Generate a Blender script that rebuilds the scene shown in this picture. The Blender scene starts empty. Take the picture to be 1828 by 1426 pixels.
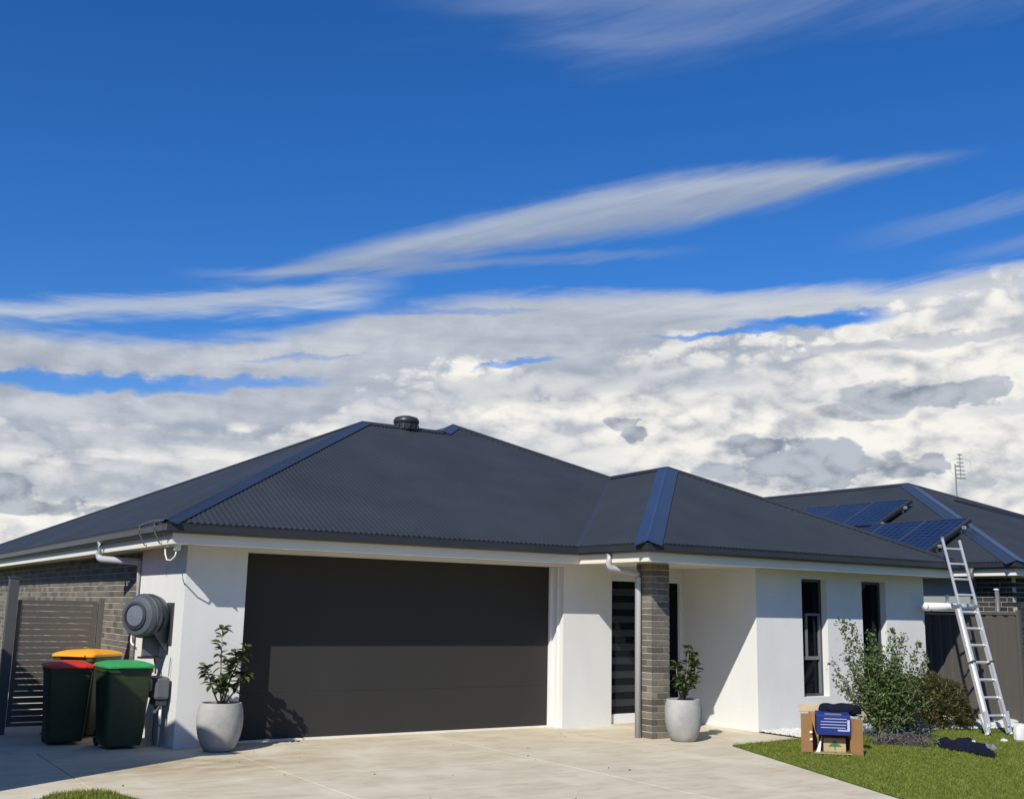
import bpy, math, random
import numpy as np
from mathutils import Vector, Matrix
random.seed(7); rng = np.random.default_rng(11)
S = bpy.context.scene
COL = S.collection

# ------------------------------------------------------------------ camera
CAMLOC = Vector((-3.8555, -12.8981, 1.6668))
RT = Vector((0.83257783, -0.55353366, 0.02036292)); UP = Vector((-0.11664201, -0.13926786, 0.98336113)); FW = Vector((0.54148758, 0.82109984, 0.18051662))
cd = bpy.data.cameras.new('camera'); cam = bpy.data.objects.new('camera', cd); COL.objects.link(cam)
m3 = Matrix((RT, UP, -FW)).transposed()
cam.matrix_world = Matrix.Translation(CAMLOC) @ m3.to_4x4()
cd.sensor_width = 36; cd.lens = 36 * 1915.87 / 1828
cd.shift_x = -(922.3 - 914) / 1828; cd.shift_y = (735.75 - 713) / 1828
cd.clip_start = 0.1; cd.clip_end = 5000
S.camera = cam

# ------------------------------------------------------------------ light
SUNV = Vector((-0.837, -0.548, 0.812)).normalized()      # towards the sun
sl = bpy.data.lights.new('sun', 'SUN'); sl.energy = 5.0; sl.angle = math.radians(0.5); sl.color = (1.0, 0.95, 0.86)
so = bpy.data.objects.new('sun', sl); COL.objects.link(so); so.location = (-20, -20, 30)
so.rotation_euler = SUNV.to_track_quat('Z', 'Y').to_euler()
S.view_settings.view_transform = 'Standard'; S.view_settings.look = 'None'
S.view_settings.exposure = 0.0; S.view_settings.gamma = 1.0; S.view_settings.use_curve_mapping = False

# ------------------------------------------------------------------ world
W = bpy.data.worlds.new('World'); S.world = W; W.use_nodes = True
W.cycles.sampling_method = 'MANUAL'; W.cycles.sample_map_resolution = 512
S.cycles.max_bounces = 6; S.cycles.diffuse_bounces = 3; S.cycles.glossy_bounces = 3; S.cycles.transmission_bounces = 3; S.cycles.use_fast_gi = False
nt = W.node_tree; nt.nodes.clear()
class X:
    """scalar node expression"""
    def __init__(s, v, t=None): s.v = v; s.t = t or nt
    def op(s, o, *a, clamp=False):
        n = s.t.nodes.new('ShaderNodeMath'); n.operation = o; n.use_clamp = clamp
        for i, q in enumerate((s,) + a):
            q = q.v if isinstance(q, X) else q
            if isinstance(q, (int, float)): n.inputs[i].default_value = q
            else: s.t.links.new(q, n.inputs[i])
        return X(n.outputs[0], s.t)
    def __add__(s, o): return s.op('ADD', o)
    __radd__ = __add__
    def __sub__(s, o): return s.op('SUBTRACT', o)
    def __rsub__(s, o): return X(o, s.t).op('SUBTRACT', s)
    def __mul__(s, o): return s.op('MULTIPLY', o)
    __rmul__ = __mul__
    def abs(s): return s.op('ABSOLUTE')
    def sat(s): return s.op('ADD', 0.0, clamp=True)
    def ss(s, a, b):      # smoothstep from a (0) to b (1)
        n = s.t.nodes.new('ShaderNodeMapRange'); n.interpolation_type = 'SMOOTHSTEP'
        s.t.links.new(s.v, n.inputs[0])
        if a < b: n.inputs[1].default_value = a; n.inputs[2].default_value = b; n.inputs[3].default_value = 0; n.inputs[4].default_value = 1
        else: n.inputs[1].default_value = b; n.inputs[2].default_value = a; n.inputs[3].default_value = 1; n.inputs[4].default_value = 0
        return X(n.outputs[0], s.t)
    def curve(s, pts):    # piecewise linear map of pts [(x, y)] (x increasing)
        r = None
        x0, y0 = pts[0]; r = X(y0, s.t)
        out = None
        for (xa, ya), (xb, yb) in zip(pts, pts[1:]):
            n = s.t.nodes.new('ShaderNodeMapRange'); n.clamp = True
            s.t.links.new(s.v, n.inputs[0])
            n.inputs[1].default_value = xa; n.inputs[2].default_value = xb
            n.inputs[3].default_value = 0; n.inputs[4].default_value = yb - ya
            e = X(n.outputs[0], s.t); out = e if out is None else out + e
        return out + y0
def wmax(a, b): return a.op('MAXIMUM', b)
tc = nt.nodes.new('ShaderNodeTexCoord')
sep = nt.nodes.new('ShaderNodeSeparateXYZ'); nt.links.new(tc.outputs['Generated'], sep.inputs[0])
dx, dy, dz = [X(o) for o in sep.outputs]
az = dx.op('ARCTAN2', dy) * 57.29578
el = dz.op('MINIMUM', 0.9999).op('MAXIMUM', -0.9999).op('ARCSINE') * 57.29578
def vec(a, b, c):
    n = nt.nodes.new('ShaderNodeCombineXYZ')
    for i, q in enumerate((a, b, c)):
        q = q.v if isinstance(q, X) else q
        if isinstance(q, (int, float)): n.inputs[i].default_value = q
        else: nt.links.new(q, n.inputs[i])
    return n.outputs[0]
def noise(v, sc, det=6, ro=0.55, dist=0.0, lac=2.0):
    n = nt.nodes.new('ShaderNodeTexNoise'); nt.links.new(v, n.inputs['Vector'])
    n.inputs['Scale'].default_value = sc; n.inputs['Detail'].default_value = det
    n.inputs['Roughness'].default_value = ro; n.inputs['Distortion'].default_value = dist; n.inputs['Lacunarity'].default_value = lac
    return X(n.outputs[0])
def voro(v, sc, sm=0.6):
    n = nt.nodes.new('ShaderNodeTexVoronoi'); n.feature = 'SMOOTH_F1'; nt.links.new(v, n.inputs['Vector'])
    n.inputs['Scale'].default_value = sc; n.inputs['Smoothness'].default_value = sm
    return X(n.outputs['Distance'])
def mixc(f, a, b):
    n = nt.nodes.new('ShaderNodeMix'); n.data_type = 'RGBA'
    nt.links.new(f.v, n.inputs[0])
    for i, q in ((6, a), (7, b)):
        if isinstance(q, tuple): n.inputs[i].default_value = q + (1,)
        else: nt.links.new(q, n.inputs[i])
    return n.outputs[2]
P3 = vec(dx, dy, dz * 1.7)                                      # seamless cloud space
wob = (noise(P3, 5.0, 3, 0.5) - 0.5)                            # large wobble
fin = (noise(P3, 26.0, 9, 0.62) - 0.5)                          # fine billow
flat = (noise(vec(az * 0.06 + el * 0.012, el * 0.55, 3.0), 1.0, 8, 0.60, 0.6) - 0.5)   # layered
wisp = (noise(vec(az * 0.10 - el * 0.02, el * 1.0 - az * 0.22, 7.0), 1.1, 9, 0.62, 0.8) - 0.5)
Pq = lambda ox, oz: vec(dx + ox, dy + ox * 0.4, dz * 1.9 + oz)
def bil(v):      # rounded billows parted by creases
    return (noise(v, 9.0, 0) - 0.5).abs() * 1.25 + (noise(v, 19.0, 0) - 0.5).abs() * 0.80 + (noise(v, 41.0, 0) - 0.5).abs() * 0.48 + (noise(v, 88.0, 2, 0.6) - 0.5).abs() * 0.30
Pa = Pq(0.0, 0.0); pa = bil(Pa); pb = bil(Pq(0.012, -0.016))
relief = pa - pb
# -- clear sky
sky = nt.nodes.new('ShaderNodeTexSky'); sky.sky_type = 'NISHITA'; sky.sun_disc = False
sky.sun_elevation = math.asin(SUNV.z); sky.sun_rotation = math.atan2(SUNV.x, SUNV.y) % (2 * math.pi)
sky.air_density = 1.0; sky.dust_density = 0.3; sky.ozone_density = 4.0
hs = nt.nodes.new('ShaderNodeHueSaturation'); hs.inputs['Saturation'].default_value = 1.28; hs.inputs['Value'].default_value = 0.92; hs.inputs['Hue'].default_value = 0.497
tint = nt.nodes.new('ShaderNodeMix'); tint.data_type = 'RGBA'; tint.blend_type = 'MULTIPLY'; tint.inputs[0].default_value = 1.0; tint.inputs[7].default_value = (0.76, 0.97, 1.36, 1)
nt.links.new(sky.outputs[0], hs.inputs['Color'])
nt.links.new(hs.outputs[0], tint.inputs[6]); c = tint.outputs[2]
ov = (noise(vec(dx * 1.3, dy * 2.4, dz), 2.2, 6, 0.6, 0.8) - 0.5)
c = mixc((ov * 2.2 + 0.5).ss(0.35, 1.1) * el.ss(31.0, 44.0) * 0.5, c, (4.2, 4.7, 5.6))  # unseen overhead cloud veil, added to make the skylight less blue
# -- thin high cloud (top of picture, right edge), faint
soft = (noise(vec(az * 0.045 - el * 0.02, el * 0.30 - az * 0.03, 5.0), 1.0, 5, 0.5, 0.4) - 0.5)
thin = (el + soft * 7.0 + wisp * 0.8).ss(27.8, 31.0) * (az + soft * 14.0).ss(22.0, 38.0) * (el.ss(50.0, 36.0)) * (soft * 1.6 + wisp * 0.35 + 0.5).ss(0.05, 1.0) * 0.55
r1 = (el - (az - 52.0) * 0.14 - 18.9 + wisp * 1.4).abs().ss(0.75, 0.0) * az.ss(49.0, 58.0) * 0.38
r2 = (el - (az - 56.0) * 0.15 - 17.5 + wisp * 1.2).abs().ss(0.6, 0.0) * az.ss(54.0, 60.0) * 0.38
c = mixc((thin + r1 + r2).sat(), c, (3.1, 4.0, 5.9))
# -- long lens-shaped streak
a22 = az - 22.0
cen = a22 * 0.27 - a22 * a22 * 0.0037 + 17.55
hth = az.curve([(17.0, 0.02), (22.0, 0.42), (31.0, 0.85), (42.0, 1.25), (48.0, 0.95), (53.0, 0.35), (57.5, 0.02)])
dist = (el - cen + wisp * 0.9 + fin * 0.35)
st = (dist.abs() - hth + soft * 0.8).ss(0.50, -0.55) * az.ss(16.0, 25.0) * az.ss(59.0, 53.0)
st2 = (el - (az - 32.0) * 0.06 - 18.35 + wisp * 1.3).abs().ss(0.42, 0.02) * az.ss(22.0, 31.0) * az.ss(45.0, 38.0) * 0.28
st3 = (el - 17.1 + wisp * 1.5 - (az - 20.0) * 0.1).abs().ss(0.5, 0.0) * az.ss(14.0, 21.0) * az.ss(34.0, 26.0) * 0.4
stc = mixc((dist * 0.40 + 0.5 + wisp * 0.8 + flat * 0.8).ss(0.1, 0.95), (3.3, 3.9, 4.9), (5.0, 5.5, 6.3))
c = mixc((st * 0.80 + st2 + st3).sat(), c, stc)
# -- streaky band far left
lb = ((el - 13.75 - (az - 7.0) * 0.155 + flat * 2.6 + wisp * 1.2).abs() - 0.50).ss(0.55, -0.55) * az.ss(28.0, 22.5)
c = mixc((lb * 0.85).sat(), c, mixc((flat + wisp + 0.5).ss(0.25, 0.8), (4.4, 5.1, 6.3), (6.2, 6.7, 7.5)))
# -- whole low cloud field and its blue gaps
def gap(u, v, su, sv, slope=0.1, k=1.0):
    e = ((az - u + flat * 4.0) * (1.0 / su)).op('POWER', 2.0) + ((el - v - (az - u) * slope + flat * 0.9 + fin * 0.9 + relief * 0.8) * (1.0 / sv)).op('POWER', 2.0)
    return e.ss(2.1, 0.25) * k
def wsum(l):
    r = l[0]
    for q in l[1:]: r = wmax(r, q)
    return r
top = az.curve([(-180.0, 2.5), (-60.0, 3.0), (-20.0, 9.0), (0.0, 12.4), (7.0, 12.6), (15.0, 13.05), (20.0, 13.9), (25.0, 15.3), (32.0, 16.25), (42.0, 16.6), (53.0, 16.6), (60.0, 17.0), (75.0, 14.0), (100.0, 6.0), (125.0, 2.5), (180.0, 2.5)])
hole = wsum([gap(10.5, 10.55, 7.5, 0.42, 0.07, 0.95), gap(18.0, 11.2, 4.5, 0.30, 0.09, 0.75), gap(49.2, 15.0, 3.4, 0.42, 0.03), gap(45.0, 14.6, 3.6, 0.16, 0.06, 0.85), gap(33.6, 13.2, 2.0, 0.16, 0.12, 0.7), gap(22.0, 13.0, 3.0, 0.14, 0.1, 0.4), gap(30.0, 15.6, 4.0, 0.12, 0.05, 0.35)])
field = (el - top + flat * 2.3 + wisp * 0.9 + fin * 0.5).ss(0.60, -0.60) * (1.0 - hole)
# grey layered sheet
sheetl = (flat * 1.5 + wisp * 0.7 + (el - top + 1.0) * 0.10 + 0.60 + (az - 30.0) * 0.004)
shc = mixc(sheetl.ss(0.05, 1.10), (3.5, 4.05, 5.0), (6.7, 7.0, 7.5))
# bright cumulus mass in front of it
tA = az.curve([(-180.0, 5.0), (0.0, 7.0), (7.0, 8.0), (20.0, 9.0), (30.0, 11.6), (38.0, 13.0), (46.0, 14.1), (50.5, 13.9), (52.5, 15.3), (60.0, 15.9), (75.0, 12.0), (100.0, 6.0), (180.0, 5.0)])
cm = (el - tA + wob * 2.4 - (pa - 0.26) * 6.0).ss(0.55, -0.45)
lumA = (pa - 0.26) * 0.9 + relief * 1.5 + wob * 0.55 + flat * 0.40 + fin * 0.35 + 0.64
cm1 = mixc(lumA.ss(0.10, 0.70), (4.9, 5.2, 5.7), (7.6, 7.55, 7.4)); cm2 = mixc(lumA.ss(0.50, 1.05), cm1, (9.5, 9.25, 8.65))
low = mixc(cm, shc, cm2)
# soft grey sheet drifting in front, mostly to the left
fl2 = (noise(vec(az * 0.05 - el * 0.03, el * 0.36, 11.0), 1.0, 6, 0.55, 0.5) - 0.5)
veil = (fl2 * 2.6 + flat * 0.9 + 0.5 + az.ss(34.0, 12.0) * 0.35 - el.ss(6.0, 3.5) * 0.35).ss(0.25, 1.0) * (az.ss(60.0, 24.0) * 0.5 + 0.22)
low = mixc((veil * el.ss(2.6, 5.0) * 1.3).sat(), low, mixc((relief * 1.2 + flat * 1.2 + fin * 0.5 + 0.5).ss(0.0, 1.0), (3.6, 4.1, 4.95), (5.9, 6.2, 6.8)))
# distinct grey clumps
def blob(u, v, su, sv, k=1.0):
    e = ((az - u + wob * 1.5 + fin * 3.0) * (1.0 / su)).op('POWER', 2.0) + ((el - v + flat * 0.4) * (1.0 / sv)).op('POWER', 2.0) - (pa - 0.24) * 3.4 + fin * 2.8 + flat * 1.2
    return e.ss(1.15, 0.50) * k
dark = wsum([blob(48.2, 7.45, 4.5, 1.15, 1.0), blob(46.2, 8.5, 1.9, 0.75, 1.0), blob(53.2, 7.6, 1.8, 0.7, 0.9), blob(54.0, 11.0, 3.4, 0.75, 0.95), blob(51.6, 10.4, 2.6, 0.45, 0.7), blob(57.2, 11.2, 1.2, 0.5, 0.8), blob(40.2, 9.2, 0.7, 0.45, 0.95), blob(39.2, 9.9, 0.8, 0.35, 0.8),
             blob(7.4, 5.3, 2.2, 0.85, 0.9), blob(8.8, 4.4, 4.0, 0.36, 0.9), blob(11.4, 4.7, 0.6, 0.4, 0.8)])
strat = wsum([gap(43.5, 12.3, 3.6, 0.5, 0.05, 0.75), gap(35.0, 12.1, 7.0, 0.8, 0.10, 0.7), gap(55.0, 13.7, 7.0, 0.26, 0.04, 0.8), gap(60.0, 14.3, 2.5, 0.35, 0.04, 0.7), gap(60.0, 10.4, 2.5, 0.35, 0.02, 0.6), gap(37.0, 14.0, 5.0, 0.4, 0.08, 0.5)])
low = mixc(strat, low, mixc((relief * 1.2 + flat * 1.4 + fin * 0.5 + 0.5).ss(0.0, 1.0), (3.7, 4.2, 5.0), (5.8, 6.1, 6.6)))
dl = relief * 1.8 + (pa - 0.26) * 0.9 + wob * 0.8 + fin * 0.5 + flat * 0.5 + 0.40
low = mixc(dark, low, mixc(dl.ss(-0.05, 1.0), (2.3, 2.75, 3.5), (4.9, 5.3, 5.9)))
c = mixc(field.sat(), c, low)
bg = nt.nodes.new('ShaderNodeBackground'); bg.inputs['Strength'].default_value = 0.1
nt.links.new(c, bg.inputs['Color'])
wo = nt.nodes.new('ShaderNodeOutputWorld'); nt.links.new(bg.outputs[0], wo.inputs[0])

# ------------------------------------------------------------------ materials
def pmat(name, col, rough=0.6, metal=0.0, spec=0.5, var=0.0, vscale=3.0, bump=0.0, bscale=40.0, streak=None, tone=None, trans=0.0, col2=None, coat=0.0):
    m = bpy.data.materials.new(name); m.use_nodes = True
    t = m.node_tree; b = t.nodes['Principled BSDF']
    b.inputs['Base Color'].default_value = (*col, 1); b.inputs['Roughness'].default_value = rough
    b.inputs['Metallic'].default_value = metal; b.inputs['Specular IOR Level'].default_value = spec
    if coat: b.inputs['Coat Weight'].default_value = coat; b.inputs['Coat Roughness'].default_value = 0.08
    tcn = t.nodes.new('ShaderNodeTexCoord'); v = tcn.outputs['Object']
    if streak:
        mp = t.nodes.new('ShaderNodeMapping'); mp.inputs['Scale'].default_value = streak; t.links.new(v, mp.inputs[0]); vs = mp.outputs[0]
    else: vs = v
    if var or tone or col2:
        if tone == 'random':
            oi = t.nodes.new('ShaderNodeObjectInfo'); f = oi.outputs['Random']
        elif tone == 'attr':
            at = t.nodes.new('ShaderNodeAttribute'); at.attribute_name = 'tone'; f = at.outputs['Fac']
        else:
            n = t.nodes.new('ShaderNodeTexNoise'); n.inputs['Scale'].default_value = vscale; n.inputs['Detail'].default_value = 8; n.inputs['Roughness'].default_value = 0.6
            t.links.new(vs, n.inputs['Vector'])
            mr = t.nodes.new('ShaderNodeMapRange'); mr.inputs[1].default_value = 0.3; mr.inputs[2].default_value = 0.7
            t.links.new(n.outputs[0], mr.inputs[0]); f = mr.outputs[0]
        mx = t.nodes.new('ShaderNodeMix'); mx.data_type = 'RGBA'
        lo = tuple(max(0, q * (1 - var)) for q in col); hi = tuple(min(1, q * (1 + var)) for q in (col2 or col))
        if col2: lo = col; hi = col2
        mx.inputs[6].default_value = (*lo, 1); mx.inputs[7].default_value = (*hi, 1)
        t.links.new(f, mx.inputs[0]); last = mx.outputs[2]
        if tone and var:        # fine grain on top of the per-piece tone
            n = t.nodes.new('ShaderNodeTexNoise'); n.inputs['Scale'].default_value = vscale; n.inputs['Detail'].default_value = 6
            t.links.new(vs, n.inputs['Vector'])
            m2 = t.nodes.new('ShaderNodeMix'); m2.data_type = 'RGBA'; m2.blend_type = 'MULTIPLY'; m2.inputs[0].default_value = 0.5
            t.links.new(last, m2.inputs[6]); t.links.new(n.outputs[0], m2.inputs[7]); last = m2.outputs[2]
        t.links.new(last, b.inputs['Base Color'])
    if bump:
        n = t.nodes.new('ShaderNodeTexNoise'); n.inputs['Scale'].default_value = bscale; n.inputs['Detail'].default_value = 5
        t.links.new(v, n.inputs['Vector'])
        bp = t.nodes.new('ShaderNodeBump'); bp.inputs['Strength'].default_value = bump; bp.inputs['Distance'].default_value = 0.01
        t.links.new(n.outputs[0], bp.inputs['Height']); t.links.new(bp.outputs[0], b.inputs['Normal'])
    return m
def leafmat(name, a, b2, rough=0.45, tr=0.25, tone='noise'):
    m = pmat(name, a, rough, spec=0.4, col2=b2, vscale=9.0, tone=tone if tone != 'noise' else None)
    t = m.node_tree; b = t.nodes['Principled BSDF']; out = [n for n in t.nodes if n.type == 'OUTPUT_MATERIAL'][0]
    tl = t.nodes.new('ShaderNodeBsdfTranslucent'); ms = t.nodes.new('ShaderNodeMixShader'); ms.inputs[0].default_value = tr
    t.links.new(b.inputs['Base Color'].links[0].from_socket, tl.inputs['Color'])
    t.links.new(b.outputs[0], ms.inputs[1]); t.links.new(tl.outputs[0], ms.inputs[2]); t.links.new(ms.outputs[0], out.inputs[0])
    return m
M = {}
M['render'] = pmat('white_render', (0.695, 0.695, 0.668), 0.85, spec=0.2, var=0.05, vscale=1.6, bump=0.45, bscale=90, streak=(1, 1, 0.45))
M['render_grey'] = pmat('grey_render', (0.30, 0.33, 0.31), 0.85, spec=0.2, var=0.05, bump=0.2, bscale=130)
M['trimwhite'] = pmat('white_painted_timber', (0.74, 0.74, 0.72), 0.5, var=0.03)
M['fascia'] = pmat('cream_fascia_paint', (0.78, 0.73, 0.61), 0.55, var=0.04, vscale=1.5)
M['soffit'] = pmat('soffit_sheet', (0.72, 0.68, 0.58), 0.75, var=0.03, vscale=2)
M['roof'] = pmat('roof_steel', (0.030, 0.034, 0.039), 0.52, spec=0.40, var=0.16, vscale=0.9)
M['roof_cap'] = pmat('roof_cap_steel', (0.026, 0.035, 0.056), 0.30, spec=0.6, var=0.12, vscale=1.0, coat=0.12)
M['gutter'] = pmat('gutter_steel', (0.028, 0.031, 0.035), 0.38, spec=0.5, var=0.1, vscale=2)
M['garage'] = pmat('garage_door_steel', (0.039, 0.038, 0.036), 0.65, spec=0.14, var=0.05, vscale=0.8, streak=(1, 1, 0.3))
M['frame_dark'] = pmat('dark_aluminium_frame', (0.05, 0.055, 0.062), 0.35, spec=0.5)
M['frame_grey'] = pmat('grey_aluminium_sash', (0.16, 0.17, 0.175), 0.4, spec=0.5)
M['glass'] = pmat('dark_window_glass', (0.003, 0.005, 0.009), 0.05, spec=0.12)
M['frost'] = pmat('frosted_glass_strip', (0.017, 0.020, 0.023), 0.35, spec=0.5)
M['mortar'] = pmat('mortar', (0.50, 0.47, 0.41), 0.9, spec=0.1, var=0.08, vscale=9, bump=0.3, bscale=80)
M['brick'] = pmat('brick_face', (0.135, 0.122, 0.100), 0.85, spec=0.2, tone='random', col2=(0.30, 0.262, 0.21), var=0.1, vscale=30, bump=0.3, bscale=70)
M['brick_s'] = pmat('brick_face_joined', (0.135, 0.122, 0.100), 0.85, spec=0.2, tone='attr', col2=(0.30, 0.262, 0.21), var=0.1, vscale=30, bump=0.3, bscale=70)
M['brick_d'] = pmat('dark_brick_face', (0.035, 0.033, 0.036), 0.8, spec=0.25, tone='random', col2=(0.085, 0.075, 0.070), var=0.1, vscale=30, bump=0.3, bscale=70)
M['brick_ds'] = pmat('dark_brick_face_joined', (0.035, 0.033, 0.036), 0.8, spec=0.25, tone='attr', col2=(0.085, 0.075, 0.070), var=0.1, vscale=30, bump=0.3, bscale=70)
M['pipe'] = pmat('painted_downpipe', (0.42, 0.42, 0.42), 0.4, var=0.04)
M['pipe_dark'] = pmat('dark_downpipe', (0.12, 0.13, 0.13), 0.45)
M['colorbond'] = pmat('steel_fence_sheet', (0.088, 0.082, 0.072), 0.5, spec=0.35, var=0.05, vscale=1)
M['slat'] = pmat('gate_slat_paint', (0.10, 0.095, 0.082), 0.42, spec=0.5, var=0.07, vscale=2)
M['post'] = pmat('gate_post_steel', (0.075, 0.078, 0.085), 0.4, spec=0.5, var=0.05)
M['concrete'] = None
M['bin'] = pmat('dark_green_bin_plastic', (0.028, 0.045, 0.020), 0.5, spec=0.4, var=0.3, vscale=5, bump=0.2, bscale=25)
M['lid_g'] = pmat('bright_green_lid', (0.035, 0.30, 0.09), 0.45, spec=0.45, var=0.15, vscale=4)
M['lid_y'] = pmat('yellow_lid', (0.80, 0.36, 0.02), 0.45, spec=0.45, var=0.12, vscale=4)
M['lid_r'] = pmat('red_lid', (0.55, 0.03, 0.015), 0.35, spec=0.5, var=0.05)
M['black'] = pmat('black_rubber', (0.012, 0.012, 0.012), 0.6)
M['white'] = pmat('white_plastic', (0.78, 0.78, 0.76), 0.4)
M['pot'] = pmat('pale_concrete_pot', (0.36, 0.355, 0.335), 0.88, spec=0.15, var=0.22, vscale=3.5, bump=0.35, bscale=45)
M['soil'] = pmat('dark_soil', (0.03, 0.022, 0.015), 0.95, var=0.4, vscale=20, bump=0.6, bscale=60)
M['stem'] = pmat('woody_stem', (0.20, 0.16, 0.11), 0.8, var=0.2, vscale=12)
M['leaf_pot'] = leafmat('glossy_pot_leaf', (0.030, 0.055, 0.016), (0.095, 0.125, 0.04), 0.35, 0.2, 'random')
M['leaf_shrub'] = leafmat('shrub_leaf', (0.055, 0.098, 0.022), (0.155, 0.205, 0.070), 0.4, 0.25)
M['leaf_brown'] = leafmat('bronze_bush_leaf', (0.045, 0.062, 0.016), (0.105, 0.082, 0.028), 0.5, 0.25)
M['leaf_blue'] = leafmat('silver_blue_leaf', (0.09, 0.125, 0.125), (0.20, 0.245, 0.24), 0.5, 0.2)
M['grass'] = leafmat('lawn_blade', (0.115, 0.17, 0.018), (0.26, 0.28, 0.045), 0.55, 0.3)
M['lawn'] = pmat('lawn_thatch', (0.075, 0.11, 0.018), 0.95, spec=0.1, col2=(0.15, 0.165, 0.04), vscale=6, bump=0.8, bscale=60)
M['ground'] = pmat('far_grass_ground', (0.07, 0.09, 0.03), 0.95, spec=0.1, col2=(0.11, 0.12, 0.05), vscale=0.3)
M['pebble'] = pmat('white_pebble', (0.60, 0.59, 0.55), 0.7, var=0.15, vscale=8)
M['alu'] = pmat('ladder_aluminium', (0.66, 0.66, 0.65), 0.38, metal=0.55, spec=0.5, var=0.08, vscale=5)
M['card'] = pmat('corrugated_cardboard', (0.36, 0.205, 0.09), 0.85, spec=0.15, var=0.08, vscale=5)
M['card_in'] = pmat('cardboard_inside', (0.25, 0.15, 0.075), 0.85, spec=0.15, var=0.08, vscale=5)
M['card_pale'] = pmat('pale_cardboard', (0.42, 0.33, 0.19), 0.85, spec=0.15, var=0.1, vscale=9)
M['blue'] = pmat('blue_printed_carton', (0.022, 0.040, 0.20), 0.4, spec=0.5, var=0.08, vscale=6)
M['ink_white'] = pmat('white_print', (0.50, 0.53, 0.66), 0.5)
M['ink_green'] = pmat('green_print', (0.07, 0.16, 0.04), 0.6)
M['navy'] = pmat('navy_cloth', (0.006, 0.008, 0.020), 0.85, spec=0.15, var=0.25, vscale=14, bump=0.4, bscale=60)
M['grey_fab'] = pmat('grey_cloth', (0.16, 0.17, 0.20), 0.8)
M['paper'] = pmat('white_paper', (0.75, 0.75, 0.75), 0.7)
M['reel'] = pmat('grey_reel_plastic', (0.085, 0.095, 0.115), 0.4, spec=0.5, var=0.06, vscale=4)
M['reel2'] = pmat('dark_reel_plastic', (0.035, 0.04, 0.05), 0.45)
M['reel3'] = pmat('pale_reel_cap', (0.14, 0.155, 0.19), 0.4)
M['metergrey'] = pmat('meter_casing', (0.12, 0.13, 0.14), 0.45, metal=0.2)
M['panelglass'] = None
M['galv'] = pmat('galvanised_wire', (0.28, 0.30, 0.28), 0.4, metal=0.6)
M['asphalt'] = pmat('street_asphalt', (0.05, 0.05, 0.052), 0.9, var=0.2, vscale=15, bump=0.3, bscale=90)
M['twig'] = pmat('dead_twig', (0.10, 0.085, 0.07), 0.85, var=0.25, vscale=10)
M['bark'] = pmat('dark_bark_mulch', (0.035, 0.030, 0.024), 0.95, var=0.4, vscale=14, bump=0.5, bscale=50)

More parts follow.
